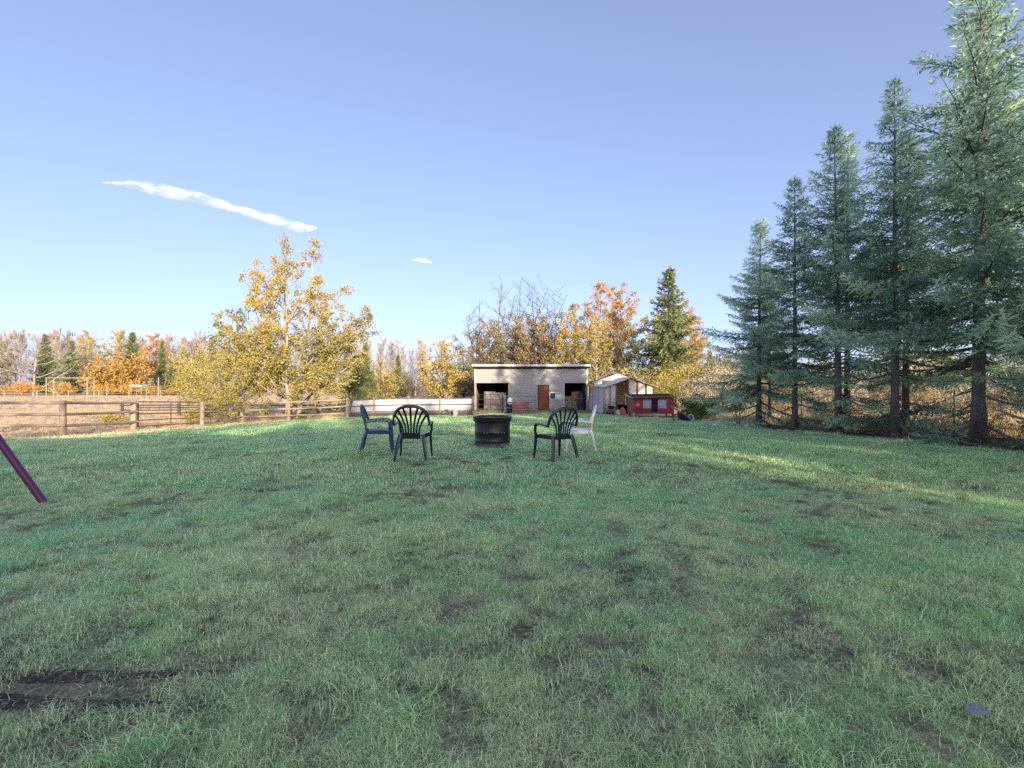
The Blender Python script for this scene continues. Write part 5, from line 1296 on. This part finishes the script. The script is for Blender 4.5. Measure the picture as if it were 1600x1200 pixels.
tbm = MB().add(V, [(0, 2, 6, 4), (3, 1, 5, 7), (1, 0, 4, 5), (2, 3, 7, 6), (4, 6, 7, 5)])
to = tbm.build('tub', M['navy_tub'], wb); so = to.modifiers.new('s', 'SOLIDIFY'); so.thickness = 0.02
MB().tube([V[0], V[2], V[3], V[1], V[0]], 0.016, 6).build('tub_rim', M['steel'], to)
def ring(c, r1, r2, n=24):
    return MB().tube([(c[0] + r1 * math.cos(t), c[1], c[2] + r1 * math.sin(t)) for t in np.linspace(0, 6.2832, n)], r2, 7, cap=False, up=(0, 1, 0))
wh = ring((0.48, 0, 0.24), 0.16, 0.035).build('wheel', M['white_plastic'], wb, True)
MB().tube([(0.48, -0.07, 0.24), (0.48, 0.07, 0.24)], 0.03, 8).tube([(0.34, 0, 0.24), (0.62, 0, 0.24)], 0.012, 5).tube([(0.48, 0, 0.10), (0.48, 0, 0.38)], 0.012, 5).build('hub', M['steel'], wh, True)
for y in (-0.2, 0.2): ring((-0.36, y, 0.22), 0.20, 0.02).build('stand_hoop', M['pipe_dark'], wb, True)

# ------------------------------------------------------------------ fire pit
fpz = gz(-0.42, 10.4)
fp = thing('fire_pit', (-0.42, 10.4, fpz), 'black steel fire ring with a wide flared rim standing on the lawn', 'fire pit')
MB().lathe([(0.355, -0.02), (0.372, 0.0), (0.372, 0.085), (0.36, 0.10)], 56).build('base_ring', M['ash_steel'], fp, True)
MB().lathe([(0.36, 0.10), (0.385, 0.11), (0.388, 0.135), (0.378, 0.15), (0.378, 0.30), (0.384, 0.31), (0.384, 0.325), (0.378, 0.335), (0.378, 0.52), (0.392, 0.535), (0.40, 0.555),
            (0.37, 0.56), (0.35, 0.54), (0.35, 0.05), (0.02, 0.04)], 56).build('drum', M['iron'], fp, True)
MB().lathe([(0.395, 0.548), (0.418, 0.552), (0.420, 0.572), (0.408, 0.580), (0.408, 0.600), (0.428, 0.612), (0.430, 0.632), (0.415, 0.642), (0.385, 0.640), (0.37, 0.62), (0.362, 0.555)], 56).build('rim', M['iron'], fp, True)
MB().lathe([(0.383, 0.643), (0.414, 0.645), (0.414, 0.648), (0.383, 0.647)], 56).build('rim_top', M['galv'], fp, True)  # pale steel ring paints in the sky light on the rim's lip
for a in (-2.0, -1.83, -1.38, -1.22, -1.02, -0.85):  # pale studs stand for vent holes with light showing through
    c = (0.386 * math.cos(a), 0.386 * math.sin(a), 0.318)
    MB().tube([(c[0] * 0.99, c[1] * 0.99, c[2]), (c[0] * 1.012, c[1] * 1.012, c[2])], 0.011, 8).build('lit_hole_stud', M['galv'], fp)
rg = np.random.RandomState(3); am = MB()
for _ in range(50):
    r_ = 0.3 * math.sqrt(rg.rand()); a = rg.uniform(0, 6.28); s_ = rg.uniform(0.02, 0.07)
    am.box((r_ * math.cos(a), r_ * math.sin(a), 0.07 + rg.uniform(0, 0.05)), (s_ * 1.6, s_, s_ * 0.8), rg.uniform(0, 3), rg.uniform(-0.5, 0.5), rg.uniform(-0.5, 0.5))
o = am.build('ash_bed', M['ash'], fp); o['kind'] = 'stuff'
st = MB()
for _ in range(26):
    a = rg.uniform(-2.7, -0.4); r_ = 0.375 + rg.uniform(0.0, 0.07); s_ = rg.uniform(0.008, 0.022)
    st.box((-0.42 + r_ * math.cos(a), 10.4 + r_ * math.sin(a), fpz + 0.03 + s_ * 0.4), (s_ * 1.5, s_, s_), a, 0.3, 0.4)
tag(st.build('ash_crumbs', M['ash']), kind='stuff')

# ------------------------------------------------------------------ plastic garden chairs
def chair(loc, rz, mat, label, group):
    t = thing('garden_chair', loc, label, 'chair', group, rz)
    # arched back frame running down into both arms and front legs
    def arch(a):       # a from 0 (one shoulder) to pi (the other)
        x = 0.292 * math.copysign(abs(math.cos(a)) ** 0.85, math.cos(a)); h_ = max(0.0, math.sin(a)) ** 0.68
        return Vector((x, -0.20 - 0.115 * h_, 0.60 + 0.315 * h_))
    A = [arch(a) for a in np.linspace(0, math.pi, 25)]
    MB().tube(A, [0.026] * 25, 10, squash=(1.0, 0.62), up=(0, 0.25, 1)).build('back_frame', mat, t, True)
    # seat with a rolled front edge
    nx, ny = 10, 10; V = []
    for j in range(ny + 1):
        v = j / ny; y = -0.21 + 0.45 * v; hw = 0.185 + 0.055 * v
        for i in range(nx + 1):
            u = i / nx * 2 - 1
            z = 0.415 + 0.025 * u * u + 0.012 * v - 0.05 * max(0, (v - 0.82) / 0.18) ** 2
            V.append((u * hw, y, z))
    seat = MB().add(V, [(j * (nx + 1) + i, j * (nx + 1) + i + 1, (j + 1) * (nx + 1) + i + 1, (j + 1) * (nx + 1) + i) for j in range(ny) for i in range(nx)]).build('seat', mat, t, True)
    so = seat.modifiers.new('s', 'SOLIDIFY'); so.thickness = 0.012
    ap = MB()
    for (p, q) in (((-0.185, -0.20), (-0.235, 0.22)), ((0.185, -0.20), (0.235, 0.22)), ((-0.23, 0.235), (0.23, 0.235))):
        d = Vector((q[0] - p[0], q[1] - p[1], 0)); L = d.length; an = math.atan2(d.y, d.x)
        ap.box(((p[0] + q[0]) / 2, (p[1] + q[1]) / 2, 0.40), (L, 0.014, 0.055), an)
    ap.build('apron', mat, t)
    # lower back plate and seven fanned slats
    MB().add([(-0.15, -0.225, 0.375), (0.15, -0.225, 0.375), (0.145, -0.232, 0.475), (-0.145, -0.232, 0.475), (-0.15, -0.211, 0.375), (0.15, -0.211, 0.375), (0.145, -0.218, 0.475), (-0.145, -0.218, 0.475)],
             [(0, 1, 2, 3), (5, 4, 7, 6), (0, 4, 5, 1), (3, 2, 6, 7), (0, 3, 7, 4), (1, 5, 6, 2)]).build('back_plate', mat, t)
    for k in range(7):
        f = k / 6 * 2 - 1
        a = math.pi / 2 - f * 1.12
        top = arch(a); bot = Vector((f * 0.128, -0.225, 0.465))
        P = []
        for s_ in np.linspace(0, 1, 8):
            p = bot.lerp(top, s_); p.x = bot.x + (top.x - bot.x) * (s_ ** 1.9); p.y = bot.y + (top.y - bot.y) * (s_ ** 1.2)
            P.append(p)
        MB().tube(P, [0.013, 0.014, 0.015, 0.016, 0.017, 0.018, 0.019, 0.019], 8, squash=(1.0, 0.4), up=(1, 0, 0)).build('back_slat', mat, t, True)
    for s in (-1, 1):
        # arm: from the shoulder forward, rounded knee, then the front leg
        P = [(0.292 * s, -0.20, 0.60), (0.289 * s, -0.13, 0.615), (0.284 * s, 0.0, 0.628), (0.284 * s, 0.13, 0.632), (0.279 * s, 0.20, 0.620), (0.272 * s, 0.235, 0.58)]
        MB().tube(P, [0.026, 0.027, 0.030, 0.031, 0.030, 0.028], 10, squash=(0.45, 1.0), up=(0, 0, 1)).build('armrest', mat, t, True)
        P = [(0.272 * s, 0.235, 0.585), (0.272 * s, 0.245, 0.50), (0.252 * s, 0.245, 0.41), (0.262 * s, 0.262, 0.20), (0.275 * s, 0.285, 0.0)]
        MB().tube(P, [0.028, 0.028, 0.031, 0.026, 0.018], 10, squash=(1.0, 0.7), up=(0, 1, 0)).build('front_leg', mat, t, True)
        P = [(0.185 * s, -0.20, 0.44), (0.205 * s, -0.235, 0.36), (0.235 * s, -0.275, 0.18), (0.262 * s, -0.315, 0.0)]
        MB().tube(P, [0.030, 0.031, 0.027, 0.019], 10, squash=(1.0, 0.75), up=(1, 0, 0)).build('rear_leg', mat, t, True)
    return t
GC = 'plastic garden chairs round the fire pit'
for (x, y, rz, mt, lab, s_) in [(-1.72, 8.45, 0.03, 'navy_plastic', 'dark navy plastic armchair seen squarely from behind, facing the field', 1.03), (-2.62, 9.45, -1.38, 'slate_plastic', 'slate blue plastic armchair turned sideways, its back to the rail fence', 1.0),
                                (0.78, 8.65, 0.50, 'navy_plastic', 'dark navy plastic armchair turned at an angle next to the white chair', 1.02), (1.38, 9.75, 1.42, 'white_plastic', 'white plastic armchair turned sideways beside the fire pit', 0.99)]:
    t = chair((x, y, gz(x, y) + 0.004), rz, M[mt], lab, GC); t.scale = (s_, s_, s_)

# ------------------------------------------------------------------ swing frame, fallen leaf
sw = thing('swing_frame', (-5.05, 5.24, 0.0), 'purple painted pipe leg of a swing frame planted in the lawn', 'swing frame')
MB().tube([(0.045, 0, -0.05), (-1.70, 0.05, 2.30)], 0.037, 16).build('leg', M['purple'], sw, True)
MB().tube([(-3.4, 0.0, -0.05), (-1.78, 0.05, 2.30)], 0.037, 16).build('leg', M['purple'], sw, True)
MB().tube([(-1.74, 0.12, 2.30), (-1.74, -2.9, 2.30)], 0.037, 16).build('top_bar', M['purple'], sw, True)
MB().tube([(0.0, -2.8, -0.05), (-1.70, -2.85, 2.30)], 0.037, 16).build('leg', M['purple'], sw, True)
MB().tube([(-3.4, -2.8, -0.05), (-1.78, -2.85, 2.30)], 0.037, 16).build('leg', M['purple'], sw, True)
MB().lathe([(0.0, -0.02), (0.075, -0.02), (0.07, 0.03), (0.055, 0.05), (0.0, 0.05)], 16, (0.045, 0, 0)).build('foot_plate', M['rust'], sw, True)
V = []; nl = 8
for i in range(nl + 1):
    t = i / nl; w_ = 0.034 * math.sin(math.pi * min(1, 0.06 + 0.94 * t)) ** 0.7 * (1 + 0.22 * math.sin(17 * t)); zz = 0.012 * math.sin(3 * t)
    V += [(-0.055 + 0.11 * t, -w_, zz + 0.010), (-0.055 + 0.11 * t, 0, zz), (-0.055 + 0.11 * t, w_, zz + 0.014 * math.sin(2 + t))]
lo = MB().add(V, [(3 * i + k, 3 * i + 3 + k, 3 * i + 4 + k, 3 * i + 1 + k) for i in range(nl) for k in (0, 1)]).build('fallen_leaf', M['leaf_grey'], None, True)
so = lo.modifiers.new('s', 'SOLIDIFY'); so.thickness = 0.0012
lo.location = (1.83, 1.9, 0.040); lo.rotation_euler = (0.30, -0.1, -0.5); lo.scale = (0.78, 0.78, 0.78); tag(lo, 'single grey curled leaf lying on the near lawn', 'leaf')
